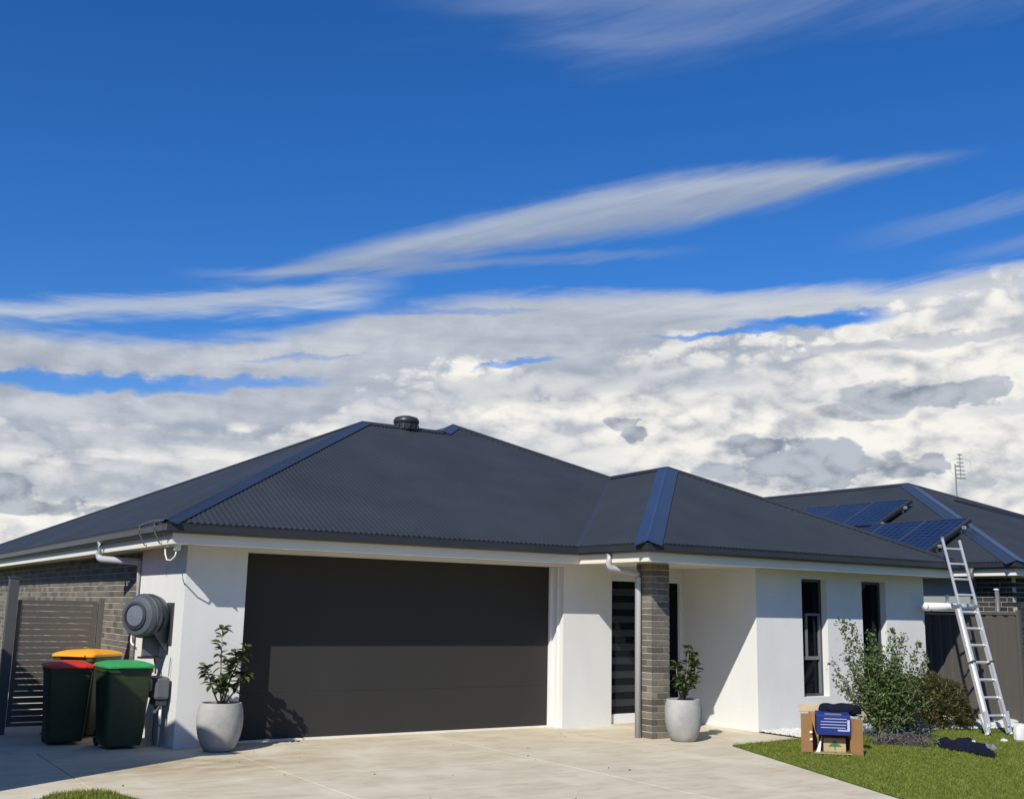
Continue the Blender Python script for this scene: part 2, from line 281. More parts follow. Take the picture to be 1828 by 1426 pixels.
def concrete():
    m = bpy.data.materials.new('broomed_concrete'); m.use_nodes = True; t = m.node_tree; b = t.nodes['Principled BSDF']
    b.inputs['Roughness'].default_value = 0.85; b.inputs['Specular IOR Level'].default_value = 0.25
    tcn = t.nodes.new('ShaderNodeTexCoord'); v = tcn.outputs['Object']
    def nz(sc, det, ro, a, bb, mp=None, dist=0.0):
        n = t.nodes.new('ShaderNodeTexNoise'); n.inputs['Scale'].default_value = sc; n.inputs['Detail'].default_value = det; n.inputs['Roughness'].default_value = ro; n.inputs['Distortion'].default_value = dist
        if mp:
            k = t.nodes.new('ShaderNodeMapping'); k.inputs['Scale'].default_value = mp; k.inputs['Rotation'].default_value = (0, 0, 0.15); t.links.new(v, k.inputs[0]); t.links.new(k.outputs[0], n.inputs['Vector'])
        else: t.links.new(v, n.inputs['Vector'])
        r = t.nodes.new('ShaderNodeMapRange'); r.inputs[1].default_value = a; r.inputs[2].default_value = bb; t.links.new(n.outputs[0], r.inputs[0]); return r.outputs[0]
    def mx(f, a, c2):
        n = t.nodes.new('ShaderNodeMix'); n.data_type = 'RGBA'; t.links.new(f, n.inputs[0])
        for i, q in ((6, a), (7, c2)):
            if isinstance(q, tuple): n.inputs[i].default_value = (*q, 1)
            else: t.links.new(q, n.inputs[i])
        return n.outputs[2]
    c0 = mx(nz(1.1, 6, 0.6, 0.3, 0.7, (1, 2.2, 1)), (0.47, 0.42, 0.325), (0.57, 0.53, 0.43))
    c1 = mx(nz(3.2, 8, 0.65, 0.48, 0.78, (0.7, 2.4, 1), 0.6), c0, (0.40, 0.345, 0.26))
    c2 = mx(nz(0.8, 4, 0.5, 0.50, 0.75, (2.0, 1.0, 1)), c1, (0.60, 0.57, 0.48))
    c3 = mx(nz(22, 8, 0.7, 0.60, 0.85), c2, (0.40, 0.36, 0.28))
    # brown water stain near the garage's left corner: fades with distance from a fixed point
    sp = t.nodes.new('ShaderNodeVectorMath'); sp.operation = 'DISTANCE'; sp.inputs[1].default_value = (-0.1, -1.35, 0)
    k = t.nodes.new('ShaderNodeMapping'); k.inputs['Scale'].default_value = (0.75, 1.5, 1); k.inputs['Location'].default_value = (-0.02, 0.65, 0)
    t.links.new(v, k.inputs[0]); t.links.new(k.outputs[0], sp.inputs[0])
    r = t.nodes.new('ShaderNodeMapRange'); r.interpolation_type = 'SMOOTHSTEP'; r.inputs[1].default_value = 0.25; r.inputs[2].default_value = 1.5; r.inputs[3].default_value = 0.75; r.inputs[4].default_value = 0
    t.links.new(sp.outputs['Value'], r.inputs[0])
    mu = t.nodes.new('ShaderNodeMath'); mu.operation = 'MULTIPLY'; t.links.new(r.outputs[0], mu.inputs[0]); t.links.new(nz(2.2, 7, 0.65, 0.35, 0.62, (1, 2, 1)), mu.inputs[1])
    c4 = mx(mu.outputs[0], c3, (0.29, 0.225, 0.115))
    mw = t.nodes.new('ShaderNodeMix'); mw.data_type = 'RGBA'; mw.blend_type = 'MULTIPLY'; mw.inputs[0].default_value = 1.0; mw.inputs[7].default_value = (1.09, 1.05, 0.97, 1)
    t.links.new(c4, mw.inputs[6]); t.links.new(mw.outputs[2], b.inputs['Base Color'])
    n = t.nodes.new('ShaderNodeTexNoise'); n.inputs['Scale'].default_value = 30; n.inputs['Detail'].default_value = 8; t.links.new(v, n.inputs['Vector'])
    bp = t.nodes.new('ShaderNodeBump'); bp.inputs['Strength'].default_value = 0.35; bp.inputs['Distance'].default_value = 0.006
    t.links.new(n.outputs[0], bp.inputs['Height']); t.links.new(bp.outputs[0], b.inputs['Normal'])
    return m
M['concrete'] = concrete()
def panelmat():
    m = pmat('solar_cell_glass', (0.006, 0.014, 0.045), 0.12, spec=0.16); t = m.node_tree; b = t.nodes['Principled BSDF']
    tcn = t.nodes.new('ShaderNodeTexCoord'); br = t.nodes.new('ShaderNodeTexBrick'); br.offset = 0
    br.inputs['Scale'].default_value = 1; br.inputs['Brick Width'].default_value = 0.16; br.inputs['Row Height'].default_value = 0.16; br.inputs['Mortar Size'].default_value = 0.006
    br.inputs['Color1'].default_value = (0.003, 0.010, 0.036, 1); br.inputs['Color2'].default_value = (0.005, 0.014, 0.048, 1); br.inputs['Mortar'].default_value = (0.04, 0.06, 0.12, 1)
    t.links.new(tcn.outputs['Object'], br.inputs[0]); t.links.new(br.outputs[0], b.inputs['Base Color']); return m
M['panelglass'] = panelmat()

# ------------------------------------------------------------------ mesh helpers
def tag(o, label=None, cat=None, group=None, kind=None):
    if label: o['label'] = label
    if cat: o['category'] = cat
    if group: o['group'] = group
    if kind: o['kind'] = kind
    return o
def thing(name, label, cat, loc=(0, 0, 0), rz=0, group=None):
    o = bpy.data.objects.new(name, None); COL.objects.link(o); o.location = loc; o.rotation_euler = (0, 0, rz); o.empty_display_size = 0.2
    return tag(o, label, cat, group)
class B:
    def __init__(s): s.v = []; s.f = []; s.m = []; s.t = []
    def add(s, vs, fs, mi=0, tone=0.5):
        k = len(s.v); s.v += [tuple(p) for p in vs]
        for f in fs: s.f.append([k + i for i in f]); s.m.append(mi); s.t.append(tone)
        return s
    def box(s, x0, x1, y0, y1, z0, z1, mi=0, tone=0.5, mat=None):
        vs = [(x0, y0, z0), (x1, y0, z0), (x1, y1, z0), (x0, y1, z0), (x0, y0, z1), (x1, y0, z1), (x1, y1, z1), (x0, y1, z1)]
        if mat is not None: vs = [tuple(mat @ Vector(p)) for p in vs]
        return s.add(vs, [(0, 3, 2, 1), (4, 5, 6, 7), (0, 1, 5, 4), (1, 2, 6, 5), (2, 3, 7, 6), (3, 0, 4, 7)], mi, tone)
    def prism(s, poly, z0, z1, mi=0):
        n = len(poly); a = sum(poly[i][0] * poly[(i + 1) % n][1] - poly[(i + 1) % n][0] * poly[i][1] for i in range(n))
        if a < 0: poly = poly[::-1]
        vs = [(x, y, z0) for x, y in poly] + [(x, y, z1) for x, y in poly]
        return s.add(vs, [tuple(range(n))[::-1], tuple(range(n, 2 * n))] + [(i, (i + 1) % n, n + (i + 1) % n, n + i) for i in range(n)], mi)
    def poly(s, pts, mi=0): return s.add(pts, [tuple(range(len(pts)))], mi)
    def tube(s, path, r, seg=10, mi=0, cap=True, rs=None):
        path = [Vector(p) for p in path]; n = len(path); rings = []
        for i, p in enumerate(path):
            a = (path[min(i + 1, n - 1)] - path[max(i - 1, 0)]).normalized()
            u = a.cross(Vector((0, 0, 1)));
            if u.length < 1e-3: u = a.cross(Vector((0, 1, 0)))
            u.normalize(); w = a.cross(u).normalized(); rr = rs[i] if rs else r
            rings.append([p + (u * math.cos(2 * math.pi * k / seg) + w * math.sin(2 * math.pi * k / seg)) * rr for k in range(seg)])
        vs = [q for R_ in rings for q in R_]; fs = []
        for i in range(n - 1):
            for k in range(seg):
                k2 = (k + 1) % seg; fs.append((i * seg + k, (i + 1) * seg + k, (i + 1) * seg + k2, i * seg + k2))
        if cap: fs.append(tuple(range(seg))); fs.append(tuple(range((n - 1) * seg, n * seg))[::-1])
        return s.add(vs, fs, mi)
    def lathe(s, prof, seg=40, mi=0, c=(0, 0, 0), mat=None):
        vs = []; fs = []
        for (r, z) in prof:
            for k in range(seg):
                a = 2 * math.pi * k / seg; vs.append(Vector((r * math.cos(a), r * math.sin(a), z)))
        if mat is not None: vs = [mat @ p for p in vs]
        vs = [p + Vector(c) for p in vs]
        for i in range(len(prof) - 1):
            for k in range(seg):
                k2 = (k + 1) % seg; fs.append((i * seg + k, i * seg + k2, (i + 1) * seg + k2, (i + 1) * seg + k))
        return s.add(vs, fs, mi)
    def build(s, name, mats, parent=None, smooth=False, bevel=0, loc=None, kind=None, tone=False):
        me = bpy.data.meshes.new(name); me.from_pydata(s.v, [], s.f)
        for mm in (mats if isinstance(mats, (list, tuple)) else [mats]): me.materials.append(mm)
        if any(s.m): me.polygons.foreach_set('material_index', s.m)
        if tone:
            at = me.attributes.new('tone', 'FLOAT', 'FACE'); at.data.foreach_set('value', s.t)
        if smooth: me.polygons.foreach_set('use_smooth', [True] * len(me.polygons))
        me.update(); o = bpy.data.objects.new(name, me); COL.objects.link(o)
        if parent is not None: o.parent = parent
        if loc: o.location = loc
        if bevel:
            b = o.modifiers.new('bevel', 'BEVEL'); b.width = bevel; b.segments = 2; b.limit_method = 'ANGLE'; b.angle_limit = 0.6
        if kind: o['kind'] = kind
        return o
def autosmooth(o, ang=0.6):
    me = o.data
    me.polygons.foreach_set('use_smooth', [True] * len(me.polygons))
    me.set_sharp_from_angle(angle=ang)
def inst(name, me, parent, loc, rot=(0, 0, 0), scale=(1, 1, 1)):
    o = bpy.data.objects.new(name, me); COL.objects.link(o); o.parent = parent; o.location = loc; o.rotation_euler = rot; o.scale = scale
    return o
def npmesh(name, V, F, mat, parent=None, kind=None, smooth=False):
    """V (n,3), F (m,k) equal-sized faces"""
    me = bpy.data.meshes.new(name); k = F.shape[1]
    me.vertices.add(len(V)); me.vertices.foreach_set('co', V.astype(np.float32).ravel())
    me.loops.add(F.size); me.loops.foreach_set('vertex_index', F.astype(np.int32).ravel())
    me.polygons.add(len(F)); me.polygons.foreach_set('loop_start', np.arange(0, F.size, k, dtype=np.int32)); me.polygons.foreach_set('loop_total', np.full(len(F), k, np.int32))
    me.materials.append(mat); me.update(calc_edges=True); me.validate()
    if smooth: me.polygons.foreach_set('use_smooth', np.ones(len(F), bool))
    o = bpy.data.objects.new(name, me); COL.objects.link(o)
    if parent is not None: o.parent = parent
    if kind: o['kind'] = kind
    return o

# ------------------------------------------------------------------ ground
g = B().poly([(-900, -900, -0.06), (900, -900, -0.06), (900, 900, -0.06), (-900, 900, -0.06)]).build('ground', M['ground']); g['kind'] = 'structure'
JY = [0.0, -2.45, -5.1, -7.75, -10.4]
def xr(y): return 6.42 + (y + 2.51) * (1.49 / 3.76)
def xl(y): return -1.17 + (y + 3.16) * (-0.10)
drv = thing('driveway', None, None); drv['kind'] = 'structure'; del drv['kind']; drv['kind'] = 'structure'
G = 0.006
def slab(poly, name='slab', parent=drv, z=0.0):
    cx = sum(p[0] for p in poly) / len(poly); cy = sum(p[1] for p in poly) / len(poly)
    q = []
    n = len(poly)
    a = sum(poly[i][0] * poly[(i + 1) % n][1] - poly[(i + 1) % n][0] * poly[i][1] for i in range(n))
    if a < 0: poly = poly[::-1]
    for i in range(n):      # inset each edge by G
        p0 = Vector(poly[i - 1]); p1 = Vector(poly[i]); p2 = Vector(poly[(i + 1) % n])
        d1 = (p1 - p0).normalized(); d2 = (p2 - p1).normalized(); n1 = Vector((-d1.y, d1.x)); n2 = Vector((-d2.y, d2.x))
        den = 1 + n1.dot(n2); q.append(tuple(p1 + (n1 + n2) * (G / max(den, 0.3))))
    return B().prism(q, -0.09, z).build(name, M['concrete'], parent, bevel=0.004)
slab([(-1.42, 0.0 - 2.45), (-1.42, 0.30), (0.5, 0.30), (0.5, -2.45)])
slab([(0.5, -2.45), (0.5, 0.30), (3.4, 0.30), (3.4, -2.45)])
slab([(3.4, -2.45), (3.4, 0.30), (5.541, 0.30), (5.541, -2.45)])
for a, b_ in zip(JY[1:], JY[2:]):
    slab([(xl(a) if a < -2.5 else -1.30, a), (0.5, a), (0.5, b_), (xl(b_), b_)])
    slab([(0.5, a), (3.4 - (0.0 if a > -2.5 else 0.0), a), (min(3.4, xr(b_) - 0.05), b_), (0.5, b_)] if xr(b_) > 3.45 else [(0.5, a), (3.4, a), (xr(b_), b_), (0.5, b_)])
    if xr(b_) > 3.45: slab([(3.4, a), (xr(a), a), (xr(b_), b_), (3.4, b_)])
path = thing('porch_path', None, None); path['kind'] = 'structure'
slab([(5.541, -2.45), (5.541, 0.08), (7.93, 0.08), (7.93, -2.36), (6.42, -2.48)], parent=path)
side = thing('side_path', None, None); side['kind'] = 'structure'
slab([(-3.3, 0.3), (-1.42, 0.3), (-1.42, -1.7), (-3.3, -1.3)], parent=side); slab([(-1.42, -2.45), (-1.42, -1.7), (-3.3, -1.3), (-3.3, -3.3), (-1.95, -2.80), (-1.62, -2.52)], parent=side)
slab([(-3.3, 0.3), (-3.3, 3.4), (0.05, 3.4), (0.05, 0.3)], parent=side); slab([(-3.3, 3.4), (-3.3, 9), (0.05, 9), (0.05, 3.4)], parent=side)
B().box(-30, 30, -17.5, -10.9, -0.055, -0.03).build('street', M['asphalt'])['kind'] = 'structure'
kb = B().box(-30, 30, -10.9, -10.75, -0.055, 0.03).build('kerb', M['concrete'], bevel=0.02); kb['kind'] = 'structure'
# lawns
LR = [(6.42, -2.51), (7.68, -2.36), (9.0, -2.33), (10.37, -2.42), (11.4, -2.60), (12.3, -2.80), (14.3, -3.0), (22, -3.4), (22, -10.75), (xr(-10.4) - 0.13, -10.75)]
LL = [(-1.95, -2.80), (-1.80, -2.60), (-1.62, -2.52), (-1.42, -2.52), (-1.30, -2.66), (xl(-3.16) - 0.01, -3.16), (xl(-10.4), -10.75), (-14, -10.75), (-14, -3.3), (-3.3, -3.3)]
lw = B().prism(LR, -0.05, 0.008).prism(LL, -0.05, 0.008).build('lawn', M['lawn']); lw['kind'] = 'structure'
def inpoly(Px, Py, poly):
    r = np.zeros(len(Px), bool); n = len(poly)
    for i in range(n):
        x1, y1 = poly[i]; x2, y2 = poly[(i + 1) % n]
        c_ = ((y1 > Py) != (y2 > Py)) & (Px < (x2 - x1) * (Py - y1) / (y2 - y1 + 1e-12) + x1); r ^= c_
    return r
def blades(poly, bb, dens, hmin, hmax):
    x0, x1, y0, y1 = bb; n = int((x1 - x0) * (y1 - y0) * dens)
    Px = rng.uniform(x0, x1, n); Py = rng.uniform(y0, y1, n); k = inpoly(Px, Py, poly); Px = Px[k]; Py = Py[k]; n = len(Px)
    patch = 0.5 + 0.5 * np.sin(Px * 3.1 + np.sin(Py * 2.3) * 2) * np.cos(Py * 4.7 + np.sin(Px * 1.7))
    h = rng.uniform(hmin, hmax, n) * (0.7 + 0.5 * patch); a = rng.uniform(0, 6.283, n); w = rng.uniform(0.003, 0.006, n)
    lx = rng.normal(0, 0.5, n) * h; ly = rng.normal(0, 0.5, n) * h
    V = np.empty((n, 3, 3)); V[:, 0] = np.c_[Px - np.cos(a) * w, Py - np.sin(a) * w, np.full(n, 0.004)]; V[:, 1] = np.c_[Px + np.cos(a) * w, Py + np.sin(a) * w, np.full(n, 0.004)]
    V[:, 2] = np.c_[Px + lx, Py + ly, h + 0.004]
    return V.reshape(-1, 3)
Vg = np.concatenate([blades(LR, (4.3, 10.5, -7.6, -2.3), 4200, 0.018, 0.042), blades(LR, (10.5, 16, -6.5, -2.4), 2200, 0.018, 0.042), blades(LL, (-4.0, -1.0, -4.6, -2.4), 5200, 0.018, 0.045)])
gr = npmesh('grass', Vg, np.arange(len(Vg)).reshape(-1, 3), M['grass'], kind='stuff')
tag(gr, 'short green turf covering the front lawn and its left corner', 'grass')
# garden bed: soil and white pebbles
bed = B().prism([(7.94, -1.52), (7.94, -2.33), (9.0, -2.31), (10.37, -2.40), (11.4, -2.58), (12.3, -2.78), (12.85, -2.88), (12.85, -1.0), (11.9, -1.0), (11.9, -1.66), (11.9, -1.52)], -0.05, 0.01).build('garden_bed', M['soil']); bed['kind'] = 'structure'
def pebbles(n, poly, bb):
    Px = rng.uniform(bb[0], bb[1], n); Py = rng.uniform(bb[2], bb[3], n); k = inpoly(Px, Py, poly); Px = Px[k]; Py = Py[k]; n = len(Px)
    r = rng.uniform(0.012, 0.028, n)[:, None, None]
    O = np.array([(1, 0, 0), (0, 1, 0), (-1, 0, 0), (0, -1, 0), (0, 0, .7), (0, 0, -.7)], float)[None] * (1 + rng.normal(0, .15, (n, 6, 1)))
    V = O * r + np.stack([Px, Py, 0.016 + rng.uniform(0, 0.012, n)], 1)[:, None]
    F = np.array([(0, 1, 4), (1, 2, 4), (2, 3, 4), (3, 0, 4), (1, 0, 5), (2, 1, 5), (3, 2, 5), (0, 3, 5)])[None] + (np.arange(n) * 6)[:, None, None]
    return V.reshape(-1, 3), F.reshape(-1, 3)
PB = [(7.95, -1.53), (7.95, -2.32), (9.0, -2.30), (10.37, -2.40), (11.4, -2.58), (12.3, -2.78), (12.82, -2.84), (12.82, -1.05), (11.9, -1.05), (11.9, -1.53)]
V_, F_ = pebbles(22000, PB, (7.9, 13.3, -2.9, -1.0))
pb_ = npmesh('pebbles', V_, F_, M['pebble'], kind='stuff'); tag(pb_, 'white pebbles spread along the foot of the bedroom wall', 'pebbles')

# ------------------------------------------------------------------ main house
house = thing('house', 'single storey white rendered house with dark hipped steel roof and double garage', 'house')
H = 2.343; ZG = 2.559; TT = 0.499; P_ = 1.518; XB = 7.929; A0 = 0.743; A1 = 5.543; HD = 2.298; XE = 11.86; XV = 5.367; YG = -0.575; YW = -P_ + YG
HW = H - 0.002
b = B().box(0, A0, 0, 0.42, 0, HW).box(0, 0.24, 0.42, 2.0, 0, HW); wl = b.build('wall', M['render'], house)
b = B().box(A0, A1, 0, 0.42, HD, HW); b.build('wall', M['render'], house)
b = B().box(A1, 6.44, 0, 0.42, 0, HW).box(6.44, XB, 0.0, 0.42, 2.205, HW); b.build('wall', M['render'], house)
W1 = (8.905, 9.47); W2 = (10.292, 10.882); WZ = (0.436, 2.218); WT = 0.28
y0, y1 = -P_, -P_ + WT
b = B()
for xa, xb_ in ((XB, W1[0]), (W1[1], W2[0]), (W2[1], XE)): b.box(xa, xb_, y0, y1, 0, HW)
for w in (W1, W2): b.box(w[0], w[1], y0, y1, 0, WZ[0]).box(w[0], w[1], y0, y1, WZ[1], HW)
b.box(XB, XB + 0.24, y1, 0.42, 0, HW).box(XE - 0.24, XE, y1, 12, 0, HW)
b.build('wall', M['render'], house)
# garage door, reveal trims and floor strip
gd = B().box(A0 - 0.02, A1 - 0.045, 0.345, 0.375, 0.012, HD - 0.001).build('garage_door', M['garage'], house)
for k in range(4):
    z0_ = 0.012 + k * 0.5715; B().box(A0 - 0.02, A1 - 0.045, 0.318, 0.3449, z0_, z0_ + 0.5700).build('door_panel', M['garage'], gd)
B().box(A1 - 0.045, A1, 0.27, 0.40, 0.0, HD - 0.003).build('door_jamb', M['trimwhite'], house, bevel=0.003)
B().box(A1 - 0.018, A1, 0.12, 0.15, 0.0, HD - 0.003).build('door_jamb', M['trimwhite'], house)
B().box(A0, A0 + 0.03, 0.27, 0.316, 0.0, HD - 0.003).build('door_jamb', M['trimwhite'], house)
B().box(A0 - 0.02, A1 - 0.045, 0.322, 0.40, 0.0, 0.010).build('door_seal', M['black'], house)
B().box(A0 + 0.003, A1 - 0.003, 0.255, 0.312, 0.0, 0.022).build('door_threshold', M['fascia'], house)
# windows
def window(w, bars):
    x0, x1 = w; zf = WZ; yf = -P_ + 0.115
    f = B(); t_ = 0.04; L_ = x0 + 0.001; R_ = x1 - 0.001; Z0 = zf[0] + 0.03; Z1 = zf[1] - 0.001
    f.box(L_, L_ + t_, yf, yf + 0.06, Z0, Z1).box(R_ - t_, R_, yf, yf + 0.06, Z0, Z1).box(L_ + t_, R_ - t_, yf, yf + 0.06, Z0, Z0 + t_).box(L_ + t_, R_ - t_, yf, yf + 0.06, Z1 - t_, Z1)
    fr = f.build('window', M['frame_dark'], house)
    B().box(x0 - 0.0, x1, -P_ + 0.0, yf + 0.06, zf[0] + 0.001, zf[0] + 0.029).build('sill', M['render'], fr)
    B().box(L_ + t_, R_ - t_, yf + 0.03, yf + 0.036, Z0 + t_, Z1 - t_).build('pane', M['glass'], fr)
    B().box(L_ + t_, R_ - t_, yf - 0.006, yf + 0.03, 1.005, 1.055).build('transom', M['frame_grey'], fr)
    if bars:
        s_ = B(); a, c_ = x0 + 0.20, x1 - 0.075; s_.box(a, a + 0.035, yf - 0.004, yf + 0.028, 1.055, 1.70).box(c_, c_ + 0.03, yf - 0.004, yf + 0.028, 1.055, 1.70).box(a + 0.035, c_, yf - 0.004, yf + 0.028, 1.665, 1.70)
        s_.build('sash', M['frame_grey'], fr)
        B().box(c_ + 0.0, c_ + 0.03, yf - 0.003, yf + 0.028, Z0 + t_, 1.004).build('sash', M['frame_grey'], fr)
    else:
        B().tube([(x0 + 0.10, yf + 0.02, 1.50), (x0 + 0.13, yf + 0.02, 1.75), (x0 + 0.16, yf + 0.02, 2.16)], 0.013, 6).build('cord', M['frame_grey'], fr)
window(W1, True); window(W2, False)
# porch entry: framed door unit with frosted strips
E0, E1 = 6.441, XB - 0.002; YE = 0.075
ef = B().box(E0, E0 + 0.05, YE, YE + 0.09, 0.03, 2.204).box(E1 - 0.05, E1, YE, YE + 0.09, 0.03, 2.204).box(E0 + 0.05, E1 - 0.05, YE, YE + 0.09, 2.125, 2.204).box(E0 + 0.05, E1 - 0.05, YE - 0.01, YE + 0.09, 0.03, 0.16)
en = ef.build('entry_door', M['trimwhite'], house)
B().box(E0 + 0.05, E1 - 0.05, YE + 0.055, YE + 0.065, 0.16, 2.125).build('pane', M['glass'], en)
for k in range(9):
    z = 0.27 + k * 0.205
    B().box(E0 + 0.085, E0 + 0.56, YE + 0.045, YE + 0.054, z, z + 0.10).build('frosted_strip', M['frost'], en)
B().box(E0 + 0.05, E0 + 0.08, YE + 0.02, YE + 0.06, 0.16, 2.125).box(E0 + 0.56, E0 + 0.60, YE + 0.02, YE + 0.06, 0.16, 2.125).box(E0 + 1.16, E0 + 1.20, YE + 0.02, YE + 0.06, 0.16, 2.125).build('mullion', M['frame_dark'], en)
B().box(E0 + 0.66, E0 + 0.69, YE - 0.02, YE + 0.0, 0.85, 1.35).build('handle', M['frame_grey'], en)
B().box(E0, E1, 0.0, YE + 0.1, 0.0, 0.029).build('door_step', M['concrete'], house)
B().box(0.3, 5.4, 0.9, 1.0, 0, 2.3).build('inner_wall', M['frame_dark'], house); B().box(XB + 0.26, XE - 0.26, 0.5, 0.6, 0, 2.3).build('inner_wall', M['frame_dark'], house)

# brick pillar
def brickmesh(l, w, h, mat, name='brick'):
    bb = B(); e = 0.003
    vs = []; 
    for z, i in ((-h / 2, e), (-h / 2 + e, 0), (h / 2 - e, 0), (h / 2, e)):
        vs += [(-l / 2 + i, -w / 2 + i, z), (l / 2 - i, -w / 2 + i, z), (l / 2 - i, w / 2 - i, z), (-l / 2 + i, w / 2 - i, z)]
    fs = [(3, 2, 1, 0), (12, 13, 14, 15)]
    for k in range(3):
        for i in range(4): fs.append((k * 4 + i, k * 4 + (i + 1) % 4, k * 4 + 4 + (i + 1) % 4, k * 4 + 4 + i))
    bb.add(vs, fs); me = bpy.data.meshes.new(name); me.from_pydata(bb.v, [], bb.f); me.materials.append(mat); me.update(); return me
PX0, PX1, PY0, PY1 = 5.92, 6.24, -1.52, -1.20
pil = B().box(PX0 + 0.007, PX1 - 0.007, PY0 + 0.007, PY1 - 0.007, 0, HW).build('brick_pillar', M['mortar'], house)
S_ = PX1 - PX0; bw = 0.10; bl = S_ - bw - 0.010
bm_ = brickmesh(bl, bw, 0.075, M['brick']); cx_, cy_ = (PX0 + PX1) / 2, (PY0 + PY1) / 2
for k in range(27):
    z = 0.0435 + k * 0.0862
    for q in range(4):
        a = q * math.pi / 2; fl = 1 if k % 2 else -1
        ox, oy = fl * (-(S_ - bl) / 2), -(S_ - bw) / 2
        inst('brick', bm_, pil, (cx_ + ox * math.cos(a) - oy * math.sin(a), cy_ + ox * math.sin(a) + oy * math.cos(a), z + random.uniform(-.001, .001)), (0, 0, a))
# brick side wall
bwall = B().box(0.062, 0.24, 2.0, 22, 0, HW).build('brick_wall', M['mortar'], house)
bmw = brickmesh(0.229, 0.05, 0.075, M['brick']); stuff = B(); cnt = 0
cells = []
for k in range(27):
    for j in range(85):
        y = 2.115 + 0.12 * (k % 2) + j * 0.24; z = 0.0435 + k * 0.0862
        if y > 21.9: continue
        vis = (y < 4.3 and z > 1.0) or z > 1.6
        cells.append((0 if vis else 1, y, z))
cells.sort()
for n_, (vv, y, z) in enumerate(cells):
    if n_ < 298: inst('brick', bmw, bwall, (0.080 + random.uniform(-.0015, .0015), y, z), (0, 0, math.pi / 2))
    else: stuff.box(0.0555 + random.uniform(-.001, .001), 0.066, y - 0.1145, y + 0.1145, z - 0.0375, z + 0.0375, tone=random.random())
stuff.build('brick', M['brick_s'], bwall, kind='stuff', tone=True)

# ---- soffit, fascia, gutters
ez, fz = 0.10, 0.02
path_f = [(-0.33, 22.0), (-0.33, -0.475), (XV + 0.10, -0.475), (XV + 0.10, YW + 0.10), (12.02, YW + 0.10), (12.02, 12.0)]
def offset(path, d):      # positive d = outward (left-hand walk: interior is on the left)
    out = []
    n = len(path)
    for i in range(n):
        p = Vector(path[i]); ds = []
        if i > 0: ds.append((p - Vector(path[i - 1])).normalized())
        if i < n - 1: ds.append((Vector(path[i + 1]) - p).normalized())
        ns = [Vector((q.y, -q.x)) for q in ds]
        if len(ns) == 1: out.append(p + ns[0] * d)
        else: out.append(p + (ns[0] + ns[1]) * (d / (1 + ns[0].dot(ns[1]))))
    return [tuple(q) for q in out]
def sweep(prof, i0, i1, path=path_f):
    rings = [[(x, y, z) for (x, y) in [offset(path, d)[i]]][0] for (d, z) in prof for i in range(i0, i1 + 1)]
    n = i1 - i0 + 1; k = len(prof); fs = []
    for a in range(k):
        for i in range(n - 1): fs.append((a * n + i, a * n + i + 1, ((a + 1) % k) * n + i + 1, ((a + 1) % k) * n + i))
    fs.append(tuple(a * n for a in range(k))[::-1]); fs.append(tuple(a * n + n - 1 for a in range(k)))
    return B().add(rings, fs)
gut = [(0.001, 2.447), (0.075, 2.447), (0.098, 2.472), (0.098, 2.546), (0.104, 2.552), (0.104, 2.560), (0.090, 2.560), (0.090, 2.480), (0.070, 2.455), (0.001, 2.455)]
fas = [(-0.02, 2.325), (0.0, 2.325), (0.0, 2.583), (-0.02, 2.583)]
for i in range(5):
    sweep(gut, i, i + 1).build('gutter', M['gutter'], house); sweep(fas, i, i + 1).build('fascia', M['fascia'], house)
B().box(-0.311, 12.0, -0.456, 22, H, H + 0.012).build('soffit', M['soffit'], house)
B().box(XV + 0.119, 12.0, YW + 0.119, -0.456, H, H + 0.012).build('soffit', M['soffit'], house)
# ---- corrugated roof sheets
def corr(t): return 0.0060 * math.cos(2 * math.pi * t / 0.076)
def sheet(axis, t0, t1, lo, hi, zf, rows=1):
    """axis 'y': ribs run along y, position t = x"""
    n = int((t1 - t0) / 0.0127); V = []; F = []
    ts = [t0 + (t1 - t0) * i / n for i in range(n + 1)]
    for t in ts:
        a, c_ = lo(t), hi(t); c_ = max(a + 0.0005, c_)
        for s in (a, c_):
            x, y = (t, s) if axis == 'y' else (s, t); V.append((x, y, zf(x, y) + corr(t)))
    for i in range(n): F.append((2 * i, 2 * i + 2, 2 * i + 3, 2 * i + 1) if axis == 'y' else (2 * i, 2 * i + 1, 2 * i + 3, 2 * i + 2))
    o = B().add(V, F).build('roof_sheet', M['roof'], house, smooth=True); return o
zf1 = lambda x, y: ZG + TT * (y - YG)
AP = (4.02, 3.90); ZA = ZG + TT * 4.475
def hi1(x):
    h = [YG + (x + 0.45) * (4.475 / 4.47)] if x < 4.02 else ([3.90] if x < 5.61 else ([3.90 + (x - 5.61)] if x < 6.11 else [4.40 - (x - 6.11) * (2.0 / 2.27)]))
    return h[0]
def lo1(x): return YG + 0.02 if x < XV else YG + (x - XV)
sheet('y', -0.44, 8.35, lo1, hi1, zf1)
zl = lambda x, y: ZG + TT * (x + 0.45)
def hiL(y): return -0.45 + (y - YG) * (4.47 / 4.475) if y < 3.9 else 4.02 - 0.24 * (y - 3.9)
sheet('x', YG + 0.01, 22.4, lambda y: -0.43, hiL, zl)
AW = (8.48, 1.03); ZAW = ZG + TT * (AW[1] - YW)
zw = lambda x, y: ZG + (ZAW - ZG) * (x - XV) / (AW[0] - XV)
sheet('x', YW + 0.01, 2.40, lambda y: max(XV + 0.02, XV + (y - YG)), lambda y: XV + (y - YW) * ((AW[0] - XV) / (AW[1] - YW)) if y < AW[1] else AW[0] - (y - AW[1]) * 0.09, zw)
zwf = lambda x, y: ZG + TT * (y - YW)
